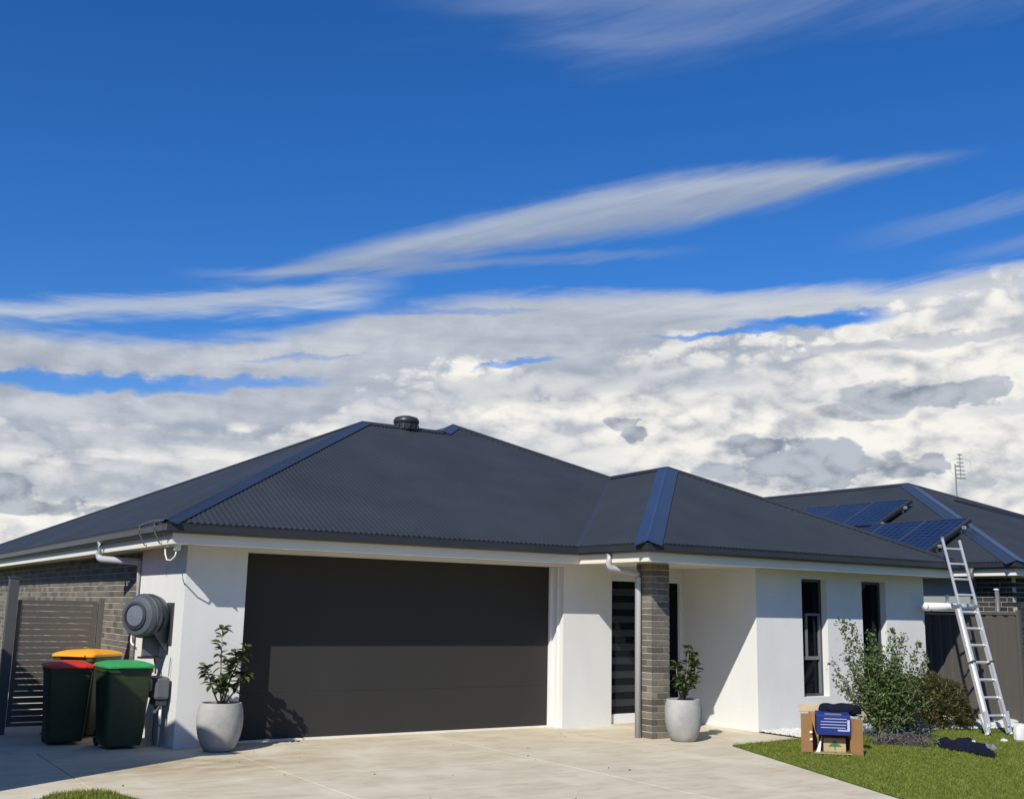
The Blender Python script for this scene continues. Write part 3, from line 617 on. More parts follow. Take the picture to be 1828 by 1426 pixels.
sheet('y', XV + 0.01, 12.09, lambda x: YW + 0.02, lambda x: YW + (x - XV) * ((AW[1] - YW) / (AW[0] - XV)) if x < AW[0] else AW[1] - (x - AW[0]) * ((AW[1] - YW) / (12.1 - AW[0])), zwf)
b = B()
b.poly([(*AP, ZA), (5.61, 3.9, ZA), (5.61, 12, 0.72), (-0.45, 22.4, 2.4)][::-1])
b.poly([(5.61, 3.9, ZA), (6.11, 4.4, 5.04), (6.11, 14, 5.04), (1.2, 14, 2.6), (4.9, 5, 4.43)][::-1])
b.poly([(6.11, 4.4, 5.04), (8.38, 2.4, 4.04), (11.45, -0.6, 2.53), (12.1, 14, 2.53), (6.11, 14, 5.04)])
b.poly([(*AW, ZAW), (12.1, YW, ZG), (12.1, 9, ZG), (8.3, 9, ZAW)])
b.build('rear_roof', M['roof'], house)
# ---- hip and ridge capping (folded strips lying on the two planes)
def cap(p0, p1, n0, n1, w=0.2, name='roof_capping', mat='roof_cap', parent=None, lift=0.020):
    """p0-p1 ridge line; n0, n1 plane normals either side"""
    p0, p1 = Vector(p0), Vector(p1); d = (p1 - p0).normalized(); V = []; F = []
    sides = []
    for n, sg in ((Vector(n0).normalized(), 1), (Vector(n1).normalized(), -1)):
        t = n.cross(d) * sg; t.normalize()
        if t.z > 0: t = -t
        sides.append((t, n))
    up = (sides[0][1] + sides[1][1]).normalized()
    sec = []
    for t, n in sides: sec.append((t * w + n * 0.006, t * w + n * lift, t * 0.03 + n * (lift + 0.004)))
    prof = [sec[0][0], sec[0][1], sec[0][2], up * (lift + 0.016), sec[1][2], sec[1][1], sec[1][0]]
    for p in (p0, p1): V += [p + q for q in prof]
    n_ = len(prof)
    for i in range(n_ - 1): F.append((i, i + 1, n_ + i + 1, n_ + i))
    o = B().add(V, F).build(name, M[mat], parent or house); return o
NF = (0, -TT, 1); NL = (-TT, 0, 1); NR = (TT, 0, 1); NB = (0, TT, 1)
cap((-0.44, YG + 0.01, ZG), (*AP, ZA), NF, NL, 0.135)
cap((*AP, ZA), (5.61, 3.9, ZA), NF, NB, 0.10, mat='roof')
cap((5.61, 3.9, ZA), (6.11, 4.4, 5.04), NF, NL, 0.16)
cap((6.11, 4.4, 5.04), (8.36, 2.42, 4.045), NF, NR, 0.09, mat='roof')
cap((XV + 0.01, YW + 0.01, ZG), (*AW, ZAW), NF, (-(ZAW - ZG) / (AW[0] - XV), 0, 1), 0.185)
cap((*AW, ZAW), (8.36, 2.42, ZAW - 0.05), NL, NR, 0.09, mat='roof')
cap((*AW, ZAW), (12.09, YW, ZG), NF, NR, 0.09, mat='roof')
cap((*AP, ZA), (0.54, 18.4, zl(0.54, 18.4)), NL, (0.1, TT, 1), 0.09, mat='roof')
# valley gutter
v0 = Vector((XV + 0.0, YG, ZG)); v1 = Vector((8.36, 2.41, ZG + TT * 2.985))
d_ = Vector((0.05, -0.05, 0.0)); B().add([v0 - d_ + Vector((0, 0, .014)), v0 + Vector((0, 0, .004)), v0 + d_ + Vector((0, 0, .014)), v1 - d_ + Vector((0, 0, .014)), v1 + Vector((0, 0, .004)), v1 + d_ + Vector((0, 0, .014))], [(0, 1, 4, 3), (1, 2, 5, 4)]).build('valley_gutter', M['roof_cap'], house)
# roof vent
vb = B().lathe([(0.001, 0.0), (0.20, 0.0), (0.21, 0.11), (0.225, 0.12), (0.235, 0.17), (0.20, 0.225), (0.12, 0.25), (0.001, 0.255)], 28, c=(4.90, 3.95, 4.76))
vo = vb.build('roof_vent', M['gutter'], house); autosmooth(vo, 0.8)
for k in range(14):
    a = k * 2 * math.pi / 14; Rm = Matrix.Rotation(a, 4, 'Z')
    B().box(0.212, 0.228, -0.012, 0.012, 0.02, 0.10, mat=Matrix.Translation((4.90, 3.95, 4.76)) @ Rm).build('vent_fin', M['reel2'], vo)
# downpipes
def bend(pts, r, n=5):
    out = [Vector(pts[0])]
    for i in range(1, len(pts) - 1):
        p = Vector(pts[i]); a = (Vector(pts[i - 1]) - p).normalized(); c_ = (Vector(pts[i + 1]) - p).normalized()
        p0 = p + a * r; p2 = p + c_ * r
        for k in range(n + 1):
            t = k / n; out.append(p0 * (1 - t) ** 2 + p * 2 * t * (1 - t) + p2 * t * t)
    out.append(Vector(pts[-1])); return out
B().tube(bend([(-0.40, 2.75, 2.47), (-0.40, 2.75, 2.235), (-0.005, 2.045, 2.19), (-0.005, 2.045, 0.0)], 0.07), 0.046, 14).build('downpipe', M['pipe'], house, smooth=True)
B().tube(bend([(5.43, -1.20, 2.48), (5.43, -1.20, 2.26), (5.862, -1.30, 2.19), (5.862, -1.30, 0.0)], 0.05), 0.043, 14).build('downpipe', M['pipe'], house, smooth=True)
for z in (0.5, 1.62):
    B().box(5.855, 5.925, -1.325, -1.275, z, z + 0.02).build('pipe_strap', M['galv'], house)
    B().box(-0.01, 0.06, 2.02, 2.07, z + 0.6, z + 0.62).build('pipe_strap', M['galv'], house)
# bits at the left eave corner: hooks, sensor light, cable
for yy in (-0.10, 0.55):
    B().tube([(-0.40, yy + .03, 2.60), (-0.445, yy, 2.56), (-0.44, yy - .02, 2.46), (-0.36, yy + .02, 2.34), (-0.30, yy + .05, 2.335)], 0.008, 6).build('gutter_hook', M['galv'], house, smooth=True)
B().tube([(-0.44, 0.55, 2.57), (-0.46, 0.25, 2.585), (-0.45, -0.1, 2.60), (-0.44, -0.42, 2.585)], 0.007, 6).build('wire', M['galv'], house)
B().tube([(-0.34, -0.05, 2.42), (-0.37, -0.2, 2.47), (-0.36, -0.38, 2.44), (-0.33, -0.30, 2.34)], 0.006, 6).build('wire', M['galv'], house)
B().box(-0.27, -0.20, -0.40, -0.34, 2.255, 2.342).build('sensor_light', M['white'], house, bevel=0.008)
B().tube([(-0.24, -0.37, 2.26), (-0.25, -0.36, 2.19), (-0.27, -0.28, 2.145), (-0.28, -0.15, 2.15), (-0.28, -0.06, 2.22), (-0.28, -0.02, 2.34)], 0.009, 6).build('wire', M['white'], house, smooth=True)
B().box(-0.26, -0.20, 0.10, 0.20, 2.315, 2.342).build('junction_box', M['white'], house, bevel=0.005)

# ------------------------------------------------------------------ side gate
gate = thing('slatted_gate', 'grey horizontal slat side gate between dark post and brick side wall', 'gate', (0, 2.25, 0))
GX0, GX1 = -1.50, -0.40
B().box(-1.575, -1.46, -0.06, 0.06, 0, 1.93).build('post', M['post'], gate, bevel=0.006)
B().box(-1.585, -1.45, -0.07, 0.07, 1.93, 1.945).build('post_cap', M['post'], gate)
B().box(-0.455, -0.395, -0.05, 0.05, 0, 1.70).build('post', M['slat'], gate, bevel=0.004)
B().box(-1.445, -1.395, -0.02, 0.02, 0.09, 1.66).build('stile', M['slat'], gate, bevel=0.003)
B().box(-0.525, -0.475, -0.02, 0.02, 0.09, 1.66).build('stile', M['slat'], gate, bevel=0.003)
B().box(-1.395, -0.525, -0.02, 0.02, 1.61, 1.66).build('rail', M['slat'], gate, bevel=0.003)
B().box(-1.395, -0.525, -0.02, 0.02, 0.09, 0.13).build('rail', M['slat'], gate, bevel=0.003)
for k in range(19):
    z = 0.145 + k * 0.0768
    B().box(-1.395, -0.525, -0.012, 0.006, z, z + 0.066).build('slat', M['slat'], gate, bevel=0.002)

# ------------------------------------------------------------------ bins
def make_bin(lid, label, loc, rz, sc=1.0):
    t = thing('wheelie_bin', label, 'wheelie bin', loc, rz, 'wheelie bins beside the garage')
    def ring(w, d, z, r, oy=0):
        pts = []
        for cx, cy, a0 in ((w / 2 - r, d / 2 - r, 0), (-w / 2 + r, d / 2 - r, 90), (-w / 2 + r, -d / 2 + r, 180), (w / 2 - r, -d / 2 + r, 270)):
            for k in range(5): a = math.radians(a0 + k * 22.5); pts.append((cx + r * math.cos(a), cy + r * math.sin(a) + oy, z))
        return pts
    def loft(rings, cap=True):
        n = len(rings[0]); V = [p for R_ in rings for p in R_]; F = []
        for i in range(len(rings) - 1):
            for k in range(n): F.append((i * n + k, i * n + (k + 1) % n, (i + 1) * n + (k + 1) % n, (i + 1) * n + k))
        if cap: F.append(tuple(range(n))[::-1]); F.append(tuple(range((len(rings) - 1) * n, len(rings) * n)))
        return B().add(V, F)
    o = loft([ring(0.43, 0.46, 0.04, 0.05, 0.03), ring(0.46, 0.50, 0.09, 0.05, 0.02), ring(0.545, 0.66, 0.90, 0.05), ring(0.555, 0.67, 0.93, 0.05), ring(0.575, 0.70, 0.935, 0.05), ring(0.575, 0.70, 0.985, 0.05)]).build('body', M['bin'], t); autosmooth(o, 0.5)
    for s in (-1, 1):
        B().box(s * 0.16 - 0.012, s * 0.16 + 0.012, -0.352, -0.28, 0.62, 0.93).build('rib', M['bin'], t, bevel=0.004)
    o = loft([ring(0.585, 0.72, 0.985, 0.05), ring(0.60, 0.735, 0.99, 0.05), ring(0.60, 0.735, 1.015, 0.05), ring(0.55, 0.66, 1.035, 0.06), ring(0.40, 0.46, 1.062, 0.08), ring(0.1, 0.12, 1.075, 0.04)]).build('lid', lid, t); autosmooth(o, 0.5)
    B().box(-0.18, 0.18, 0.36, 0.40, 0.990, 1.015).build('lid_lip', lid, t, bevel=0.006)
    for s in (-1, 1):
        w = B().lathe([(0.001, -0.025), (0.085, -0.025), (0.10, -0.018), (0.10, 0.018), (0.085, 0.025), (0.001, 0.025)], 22, mat=Matrix.Rotation(math.pi / 2, 4, 'Y'), c=(s * 0.195, -0.27, 0.10)).build('wheel', M['black'], t); autosmooth(w, 0.7)
    B().tube([(-0.25, -0.27, 0.10), (0.25, -0.27, 0.10)], 0.012, 8).build('axle', M['galv'], t)
    B().tube([(-0.22, -0.33, 0.96), (-0.22, -0.405, 0.975), (0.22, -0.405, 0.975), (0.22, -0.33, 0.96)], 0.016, 8).build('handle', M['bin'], t, smooth=True)
    B().box(-0.20, 0.20, -0.37, -0.352, 0.885, 0.955).build('handle_gap_shade', M['black'], t)  # black slab painted in for the shaded gap below the handle
    t.scale = (sc, sc, sc); return t
make_bin(M['lid_g'], 'dark green wheelie bin with bright green lid nearest the white corner wall', (-0.51, 0.46, 0), math.radians(181), 0.92)
make_bin(M['lid_r'], 'dark green wheelie bin with red lid squeezed between the yellow and green lids', (-1.00, 1.10, 0), math.radians(176), 0.89)
make_bin(M['lid_y'], 'dark green wheelie bin with orange-yellow lid nearest the slatted gate', (-0.64, 1.75, 0), math.radians(137), 0.99)

# ------------------------------------------------------------------ hose reel and meter on the side wall
hr = thing('hose_reel', 'big grey wall mounted hose reel above the green lidded bin', 'hose reel', (0, 0.58, 1.49)); hr.scale = (1.08, 1.08, 1.08)
ax = Vector((-0.83, -0.56, 0.0)); q = ax.to_track_quat('Z', 'Y').to_matrix().to_4x4(); qc = Vector((-0.24, 0.0, 0.01))
def lz(prof, name, mat, seg=36):
    o = B().lathe(prof, seg, mat=q, c=qc).build(name, mat, hr); autosmooth(o, 0.5); return o
lz([(0.001, -0.17), (0.15, -0.17), (0.20, -0.14), (0.225, -0.10), (0.225, 0.02), (0.235, 0.03), (0.235, 0.09), (0.225, 0.10), (0.225, 0.13), (0.21, 0.165), (0.15, 0.185), (0.001, 0.185)], 'casing', M['reel'])
lz([(0.12, 0.180), (0.15, 0.183), (0.15, 0.20), (0.125, 0.205), (0.12, 0.18)], 'ring', M['reel2'])
lz([(0.001, 0.186), (0.115, 0.186), (0.112, 0.20), (0.001, 0.212)], 'hub', M['reel3'])
for z in (-0.02, 0.065): lz([(0.226, z), (0.243, z), (0.243, z + 0.014), (0.226, z + 0.014)], 'band', M['reel2'])
B().box(-0.022, -0.001, -0.20, 0.04, -0.30, 0.16).build('wall_bracket', M['reel2'], hr, bevel=0.004)
B().add([(-0.02, -0.10, -0.02), (-0.02, -0.10, -0.40), (-0.26, -0.16, -0.10), (-0.26, -0.16, 0.0), (-0.02, -0.02, -0.02), (-0.02, -0.02, -0.40), (-0.26, -0.08, -0.10), (-0.26, -0.08, 0.0)], [(0, 1, 2, 3), (7, 6, 5, 4), (0, 4, 5, 1), (1, 5, 6, 2), (2, 6, 7, 3), (3, 7, 4, 0)]).build('arm', M['reel2'], hr, bevel=0.006)
B().box(-0.24, -0.06, 0.05, 0.13, -0.44, -0.18).build('hose_guide', M['reel'], hr, bevel=0.01)
B().box(-0.27, -0.04, 0.02, 0.16, -0.46, -0.44).build('guide_plate', M['black'], hr)
B().tube([(-0.10, 0.10, -0.45), (-0.09, 0.05, -0.55), (-0.10, 0.0, -0.62)], 0.010, 6).build('hose_end', M['black'], hr, smooth=True)
B().tube([(-0.05, 1.35, -0.02), (-0.06, 1.33, -0.15), (-0.05, 1.36, -0.24), (-0.06, 1.30, -0.33), (-0.05, 1.22, -0.36)], 0.011, 6).build('hose', M['white'], hr, smooth=True)
mt = thing('wall_meter', 'grey utility meter with curved white pipe low on the corner wall', 'meter', (0, 0.40, 0))
o = B().box(-0.20, -0.03, -0.20, 0.17, 0.54, 0.80).build('casing', M['metergrey'], mt, bevel=0.035)
B().lathe([(0.001, 0), (0.075, 0), (0.075, 0.02), (0.001, 0.02)], 20, mat=Matrix.Rotation(-math.pi / 2, 4, 'Y'), c=(-0.20, 0.0, 0.70)).build('dial', M['white'], mt)
B().box(-0.17, -0.05, -0.17, 0.13, 0.47, 0.535).build('manifold', M['reel2'], mt, bevel=0.01)
B().tube([(-0.10, -0.12, 0.48), (-0.10, -0.12, 0.30), (-0.09, -0.06, 0.20), (-0.08, -0.08, 0.0)], 0.016, 8).build('pipe', M['white'], mt, smooth=True)
B().tube([(-0.10, 0.08, 0.48), (-0.10, 0.08, 0.0)], 0.018, 8).build('pipe', M['pipe_dark'], mt)
B().tube([(-0.10, -0.14, 0.50), (-0.17, -0.20, 0.42), (-0.15, -0.22, 0.30), (-0.09, -0.16, 0.22)], 0.008, 6).build('wire', M['galv'], mt, smooth=True)
B().lathe([(0.001, 0), (0.025, 0), (0.025, 0.04), (0.001, 0.04)], 12, mat=Matrix.Rotation(-math.pi / 2, 4, 'Y'), c=(-0.12, -0.02, 0.40)).build('valve', M['white'], mt)
B().tube([(-0.03, -0.10, 0.80), (-0.02, -0.10, 1.02)], 0.006, 6).build('wire', M['galv'], mt)

# ------------------------------------------------------------------ pots and their plants
def pot(label, loc, R):
    t = thing('plant_pot', label, 'pot', loc, 0, 'pale concrete pots at the house front'); s = R / 0.27
    prof = [(0.001, 0.0), (0.145, 0.0), (0.17, 0.012), (0.205, 0.07), (0.24, 0.16), (0.262, 0.27), (0.266, 0.36), (0.258, 0.45), (0.240, 0.52), (0.236, 0.535), (0.228, 0.54), (0.215, 0.535), (0.215, 0.48), (0.001, 0.48)]
    o = B().lathe([(r * s, z) for r, z in prof], 48).build('bowl', M['pot'], t); autosmooth(o, 0.7)
    B().lathe([(0.001, 0.502), (0.1, 0.508), (0.214 * s, 0.497)], 20).build('soil', M['soil'], t); return t
pot('pale concrete pot at the left edge of the garage door', (0.42, -0.32, 0), 0.268)
pot('pale concrete pot in front of the brick pillar', (6.19, -1.84, 0), 0.252)
def leafmesh(L, w, mat, name='leaf'):
    V = [(0, 0, 0), (w * .5, L * .35, 0.012), (w * .48, L * .65, 0.004), (0, L, -0.02), (-w * .48, L * .65, 0.004), (-w * .5, L * .35, 0.012), (0, L * .35, -0.002), (0, L * .65, -0.008)]
    me = bpy.data.meshes.new(name); me.from_pydata(V, [], [(0, 1, 6), (1, 2, 7, 6), (2, 3, 7), (0, 6, 5), (6, 7, 4, 5), (7, 3, 4)]); me.materials.append(mat); me.update(); return me
def potplant(label, loc, stems, L, w):
    t = thing('potted_plant', label, 'plant', loc, 0, 'leafy shrubs growing in the concrete pots'); lm = leafmesh(L, w, M['leaf_pot']); R_ = random.Random(hash(label) % 7 + 3)
    for st in stems:
        pts = [Vector(p) for p in st]
        B().tube(pts, 0.01, 6, rs=[0.012 - 0.007 * i / (len(pts) - 1) for i in range(len(pts))]).build('stem', M['stem'], t, smooth=True)
        n = len(pts)
        for node in range(9):
            f = 0.40 + 0.60 * node / 8; k = f * (n - 1); i = min(int(k), n - 2); p = pts[i].lerp(pts[i + 1], k - i)
            cnt = 9 if node == 8 else (2 if node < 3 else 4)
            for c_ in range(cnt):
                a = R_.uniform(0, 6.28); tilt = R_.uniform(-0.5, 0.75)
                s = R_.uniform(0.75, 1.15)
                inst('leaf', lm, t, p + Vector((0, 0, R_.uniform(-.02, .02))), (tilt, R_.uniform(-.5, .5), a), (s, s, s))
    return t
Z = 0.50
potplant('spindly glossy leaved plant in the pot beside the garage door', (0.42, -0.32, 0), [
    [(0, 0, Z), (-0.02, 0, 0.75), (-0.03, 0.02, 1.05), (-0.04, 0, 1.36)], [(0.02, 0, Z), (0.08, 0.02, 0.75), (0.17, 0, 0.98), (0.25, 0.0, 1.16)],
    [(-0.02, 0, Z), (-0.08, 0.03, 0.64), (-0.15, 0, 0.80), (-0.20, 0, 0.92)], [(0.0, 0.02, Z), (0.02, -0.02, 0.66), (0.05, -0.03, 0.82), (0.08, -0.06, 0.98)], [(0.03, 0, Z), (0.12, 0.0, 0.62), (0.20, -.03, 0.74), (0.26, -.05, 0.87)],
    [(0.0, -0.02, Z), (-0.03, -0.06, 0.62), (-0.04, -0.1, 0.72), (-0.07, -0.14, 0.80)], [(0.02, 0, Z), (0.10, 0.04, 0.78), (0.12, 0.02, 0.96), (0.14, 0.0, 1.08)]], 0.125, 0.055)
potplant('bushy glossy leaved plant in the pot before the brick pillar', (6.19, -1.84, 0), [
    [(0, 0, Z), (0.03, 0, 0.70), (0.09, 0.0, 0.95), (0.10, 0, 1.22)], [(0.0, 0, Z), (0.08, -.03, 0.68), (0.17, -.06, 0.85), (0.22, -.06, 1.0)],
    [(0, 0, Z), (-0.05, 0.02, 0.64), (-0.10, 0, 0.80), (-0.12, 0, 0.98)], [(0, 0, Z), (0.02, 0.03, 0.62), (0.0, 0.05, 0.78), (-0.02, 0.05, 0.93)], [(0.0, 0, Z), (0.06, 0.0, 0.60), (0.10, -.03, 0.70), (0.14, -.05, 0.80)],
    [(0, 0, Z), (-0.03, -.03, 0.60), (-0.07, -.06, 0.68), (-0.1, -.08, 0.76)], [(0.0, 0, Z), (0.1, 0.02, 0.72), (0.17, 0, 0.98), (0.19, 0, 1.12)]], 0.11, 0.055)

# ------------------------------------------------------------------ garden shrubs
def leafcloud(P, D, L, w):
    """P positions, D unit directions; folded rhombic leaves"""
    n = len(P); up = rng.normal(0, 1, (n, 3)); up[:, 2] += 1.2; sd = np.cross(D, up); sd /= np.linalg.norm(sd, axis=1)[:, None] + 1e-9; nm = np.cross(sd, D)
    l = (L * rng.uniform(0.6, 1.2, n))[:, None]; ww = (w * rng.uniform(0.7, 1.15, n))[:, None]
    V = np.stack([P, P + D * l * .45 + sd * ww * .5 + nm * l * .08, P + D * l - nm * l * .08, P + D * l * .45 - sd * ww * .5 + nm * l * .08], 1)
    k = np.arange(n)[:, None] * 4; F = np.concatenate([k + np.array([[0, 1, 2]]), k + np.array([[0, 2, 3]])])
    return V.reshape(-1, 3), F
def unit(v): return v / (np.linalg.norm(v, axis=1)[:, None] + 1e-9)
sh = thing('tall_shrub', 'tall loose green shrub growing against the white wall before the right slit window', 'shrub', (8.93, -2.90, 0))
Ps, Ds = [], []; st = B(); rr = random.Random(5)
view = np.array([0.76, -0.65]); dep = np.array([0.65, 0.76])        # plan axes only used to spread stems
shoots = [(-0.52, 1.60), (-0.36, 1.58), (-0.10, 1.45), (0.06, 1.30), (0.22, 1.50), (0.36, 1.40), (0.47, 1.34), (0.62, 1.16), (0.70, 1.00), (-0.66, 1.02), (-0.44, 1.12), (-0.25, 1.20), (0.52, 0.92), (-0.50, 0.8), (0.30, 1.05), (0.10, 1.05), (-0.1, 1.1), (0.6, 0.7), (-0.3, 0.75), (0.4, 0.62), (0.15, 0.8), (-0.05, 0.72), (0.0, 1.2), (0.25, 1.22)]
for i, (u, h) in enumerate(shoots):
    for rep in range(2 if i > 9 else 1):
        dd = rr.uniform(-0.38, 0.38) * (0.4 + abs(u)); uu = u + (rr.uniform(-.12, .12) if rep else 0)
        ex = uu * view[0] + dd * dep[0]; ey = uu * view[1] + dd * dep[1]
        pts = [Vector((0, 0, 0)), Vector((ex * .28, ey * .28, h * .3)), Vector((ex * .66, ey * .66, h * .64)), Vector((ex, ey, h * (1 - .1 * rep)))]
        st.tube(pts, 0.01, 5, rs=[0.011, 0.009, 0.006, 0.002])
        n = int(150 * h)
        t_ = rng.uniform(0.22 if h < 1.25 else 0.34, 1.0, n) ** 0.8; A_ = np.array(pts); k = np.minimum((t_ * 3).astype(int), 2); fr = (t_ * 3 - k)[:, None]
        base_ = A_[k] * (1 - fr) + A_[k + 1] * fr; sp = (0.085 * (1.18 - t_))[:, None] + 0.012
        Ps.append(base_ + rng.normal(0, 1, (n, 3)) * sp); Ds.append(unit(rng.normal(0, 1, (n, 3)) * [1, 1, .7] + [0, 0, .45]))
n = 1300; q_ = rng.normal(0, 1, (n, 3)); q_ = unit(q_) * rng.uniform(0.2, 1, (n, 1)) ** 0.5 * [0.46, 0.36, 0.42]; q_ += [0.06, 0, 0.52]
Ps.append(q_); Ds.append(unit(rng.normal(0, 1, (n, 3)) + [0, 0, .3]))
st.build('stems', M['stem'], sh)
V_, F_ = leafcloud(np.concatenate(Ps), np.concatenate(Ds), 0.062, 0.031); npmesh('foliage', V_, F_, M['leaf_shrub'], sh, kind='stuff')
bu = thing('low_bush', 'low rounded bronze green bush at the foot of the ladder and dark fence', 'bush', (11.05, -2.10, 0)); bu.scale = (1.15, 1.15, 1.12)
n = 17000; d3 = unit(rng.normal(0, 1, (n, 3))); d3[:, 2] = np.abs(d3[:, 2]); lump = 1 + 0.16 * np.sin(d3[:, 0] * 7 + 1) * np.cos(d3[:, 1] * 6) + 0.10 * np.sin(d3[:, 2] * 11 + d3[:, 0] * 9)
q_ = d3 * (rng.uniform(0.45, 1, (n, 1)) ** 0.35) * lump[:, None] * [0.66, 0.48, 0.64] + [0, 0, 0.04]
V_, F_ = leafcloud(q_, unit(d3 * 0.8 + rng.normal(0, .6, (n, 3)) + [0, 0, .5]), 0.052, 0.018); npmesh('foliage', V_, F_, M['leaf_brown'], bu, kind='stuff')
st = B()
for k in range(24):
    a = rr.uniform(0, 6.28); r_ = rr.uniform(.2, .5); st.tube([(0, 0, 0), (r_ * .5 * math.cos(a), r_ * .4 * math.sin(a), .25), (r_ * math.cos(a), r_ * .7 * math.sin(a), rr.uniform(.4, .68))], .006, 4, rs=[.012, .008, .003])
st.build('stems', M['stem'], bu)
bl = thing('silver_groundcover', 'wiry silver blue plant at the lawn edge under the tall shrub', 'plant', (9.50, -2.95, 0)); bl.scale = (0.8, 0.8, 0.9)
n = 1700; d3 = unit(rng.normal(0, 1, (n, 3))); d3[:, 2] = np.abs(d3[:, 2]); q_ = d3 * (rng.uniform(0.1, 1, (n, 1)) ** .5) * [0.36, 0.26, 0.32]
V_, F_ = leafcloud(q_, unit(d3 + rng.normal(0, .5, (n, 3))), 0.075, 0.008); npmesh('foliage', V_, F_, M['leaf_blue'], bl, kind='stuff')
tw = thing('twig_heap', 'small heap of grey cuttings and bark lying on the lawn behind the cardboard box', 'garden cuttings', (8.62, -3.45, 0), math.radians(-40))
n_ = 14; V = []; F = []
for i in range(n_):
    for j in range(n_):
        u = i / (n_ - 1) * 2 - 1; v = j / (n_ - 1) * 2 - 1; r2 = u * u + v * v
        V.append((u * 0.42 + rr.uniform(-.02, .02), v * 0.26, max(-0.01, 0.13 * (1 - r2)) * (0.8 + 0.5 * math.sin(u * 7 + v * 4)) + 0.005))
for i in range(n_ - 1):
    for j in range(n_ - 1): F.append((i * n_ + j, (i + 1) * n_ + j, (i + 1) * n_ + j + 1, i * n_ + j + 1))
B().add(V, F).build('bark_mound', M['bark'], tw)
tb = B()
for k in range(60):
    a = rr.uniform(0, 6.28); x, y = rr.uniform(-.4, .4), rr.uniform(-.24, .24); l = rr.uniform(.12, .34); z = rr.uniform(.03, .14)
    tb.tube([(x, y, z), (x + l * .5 * math.cos(a), y + l * .5 * math.sin(a), z + rr.uniform(0, .07)), (x + l * math.cos(a), y + l * math.sin(a), max(.01, z - rr.uniform(0, .06)))], .005, 4)
tb.build('twigs', M['twig'], tw, kind='stuff')
n = 160; q_ = np.c_[rng.uniform(-.42, .45, n), rng.uniform(-.26, .26, n), rng.uniform(.02, .16, n)]; V_, F_ = leafcloud(q_, unit(rng.normal(0, 1, (n, 3))), 0.06, 0.016); npmesh('dry_leaves', V_, F_, M['leaf_blue'], tw, kind='stuff')

# ------------------------------------------------------------------ cardboard box and what lies in and on it
def frame(origin, xdir):      # local x = xdir, local y = away from camera side
    return math.atan2(xdir[1], xdir[0])
brz = frame(None, (0.72, -0.69)); BL = (6.80, -3.50, 0.012)
cb_ = thing('cardboard_box', 'open brown cardboard box on the lawn with its flaps spread', 'box', BL, brz)
w, d, h, t_ = 0.46, 0.42, 0.46, 0.006
B().box(0, w, 0, d, 0, t_).build('base', M['card_in'], cb_)
B().box(0, t_, 0, d, t_, h).box(w - t_, w, 0, d, t_, h).box(t_, w - t_, d - t_, d, t_, h).build('side_panel', [M['card']], cb_)
def flap(name, hinge, ang, length, z0, z1, mat='card'):
    Mx = Matrix.Translation(hinge) @ Matrix.Rotation(ang, 4, 'Z'); return B().box(0, length, -t_ / 2, t_ / 2, z0, z1, mat=Mx).build(name, M[mat], cb_)
flap('flap', (0, -0.004, 0), math.radians(212), 0.16, 0.01, h + 0.01)
flap('flap', (w, -0.004, 0), math.radians(-62), 0.24, 0.0, h - 0.03)
Mx = Matrix.Translation((0.0, 0, 0.006)) @ Matrix.Rotation(math.radians(-3), 4, 'X'); B().box(0.01, w - 0.01, -0.20, -0.002, 0, t_, mat=Mx).build('flap', M['card_pale'], cb_)
B().box(-0.12, 0.17, 0, 0.13, 0, t_, mat=Matrix.Translation((0, d, h - 0.01)) @ Matrix.Rotation(math.radians(38), 4, 'X')).build('flap', M['card_pale'], cb_)
B().box(0.002, 0.21, 0.10, d, 0, t_, mat=Matrix.Translation((w, 0, h)) @ Matrix.Rotation(math.radians(6), 4, 'Y') @ Matrix.Rotation(math.radians(5), 4, 'X')).build('flap', M['card_pale'], cb_)
for z in (0.15, 0.235): B().box(0.0, 0.03, -0.0035, 0.0035, 0, 0.025, mat=Matrix.Translation((-0.03, -0.03, z))).build('tape', M['paper'], cb_)
Rz = Matrix.Rotation(brz, 4, 'Z')
def wp(x, y, z): return tuple(Vector(BL) + (Rz @ Vector((x, y, z))))
bc = thing('blue_carton', 'flat blue printed carton with white lines resting on the cardboard box', 'carton', wp(0.05, -0.075, 0.225), brz)
bcm = Matrix.Rotation(math.radians(10), 4, 'X')
B().box(0, 0.40, 0.0, 0.24, 0.0, 0.235, mat=bcm).build('carton', M['blue'], bc, bevel=0.004)
for i, (a, c_) in enumerate(((0.09, 0.355), (0.05, 0.355), (0.045, 0.35), (0.05, 0.34), (0.25, 0.39))):
    z = 0.195 - i * 0.036
    B().box(a, c_, -0.0032, -0.0012, z, z + (0.008 if i < 4 else 0.018), mat=bcm).build('printed_line', M['ink_white'], bc)
B().box(0.362, 0.392, -0.0030, -0.0012, 0.06, 0.19, mat=bcm).build('printed_bar', M['ink_white'], bc)
B().box(0.10, 0.30, 0.03, 0.10, 0.2365, 0.2385, mat=bcm).build('plastic_sleeve', M['grey_fab'], bc)
ib = thing('small_box', 'small pale box with green tree print inside the cardboard box', 'box', wp(0.14, 0.06, 0.007), brz)
B().box(0, 0.265, 0, 0.16, 0, 0.17).build('carton', M['card_pale'], ib, bevel=0.002)
tp = B(); cx = 0.135
for a, b_, z0_, z1_ in ((0.0, 0.012, 0.045, 0.10), ): tp.box(cx - .006, cx + .006, -0.003, -0.0008, 0.03, 0.09)
for (rx, z0_, z1_) in ((0.075, 0.07, 0.085), (0.055, 0.087, 0.102), (0.032, 0.104, 0.122), (0.012, 0.124, 0.14)):
    tp.box(cx - rx, cx + rx, -0.003, -0.0008, z0_, z1_)
tp.build('tree_print', M['ink_green'], ib)
wpz = thing('white_paper', 'folded white paper wedge inside the box beside the small pale box', 'paper', wp(0.045, 0.02, 0.008), brz)
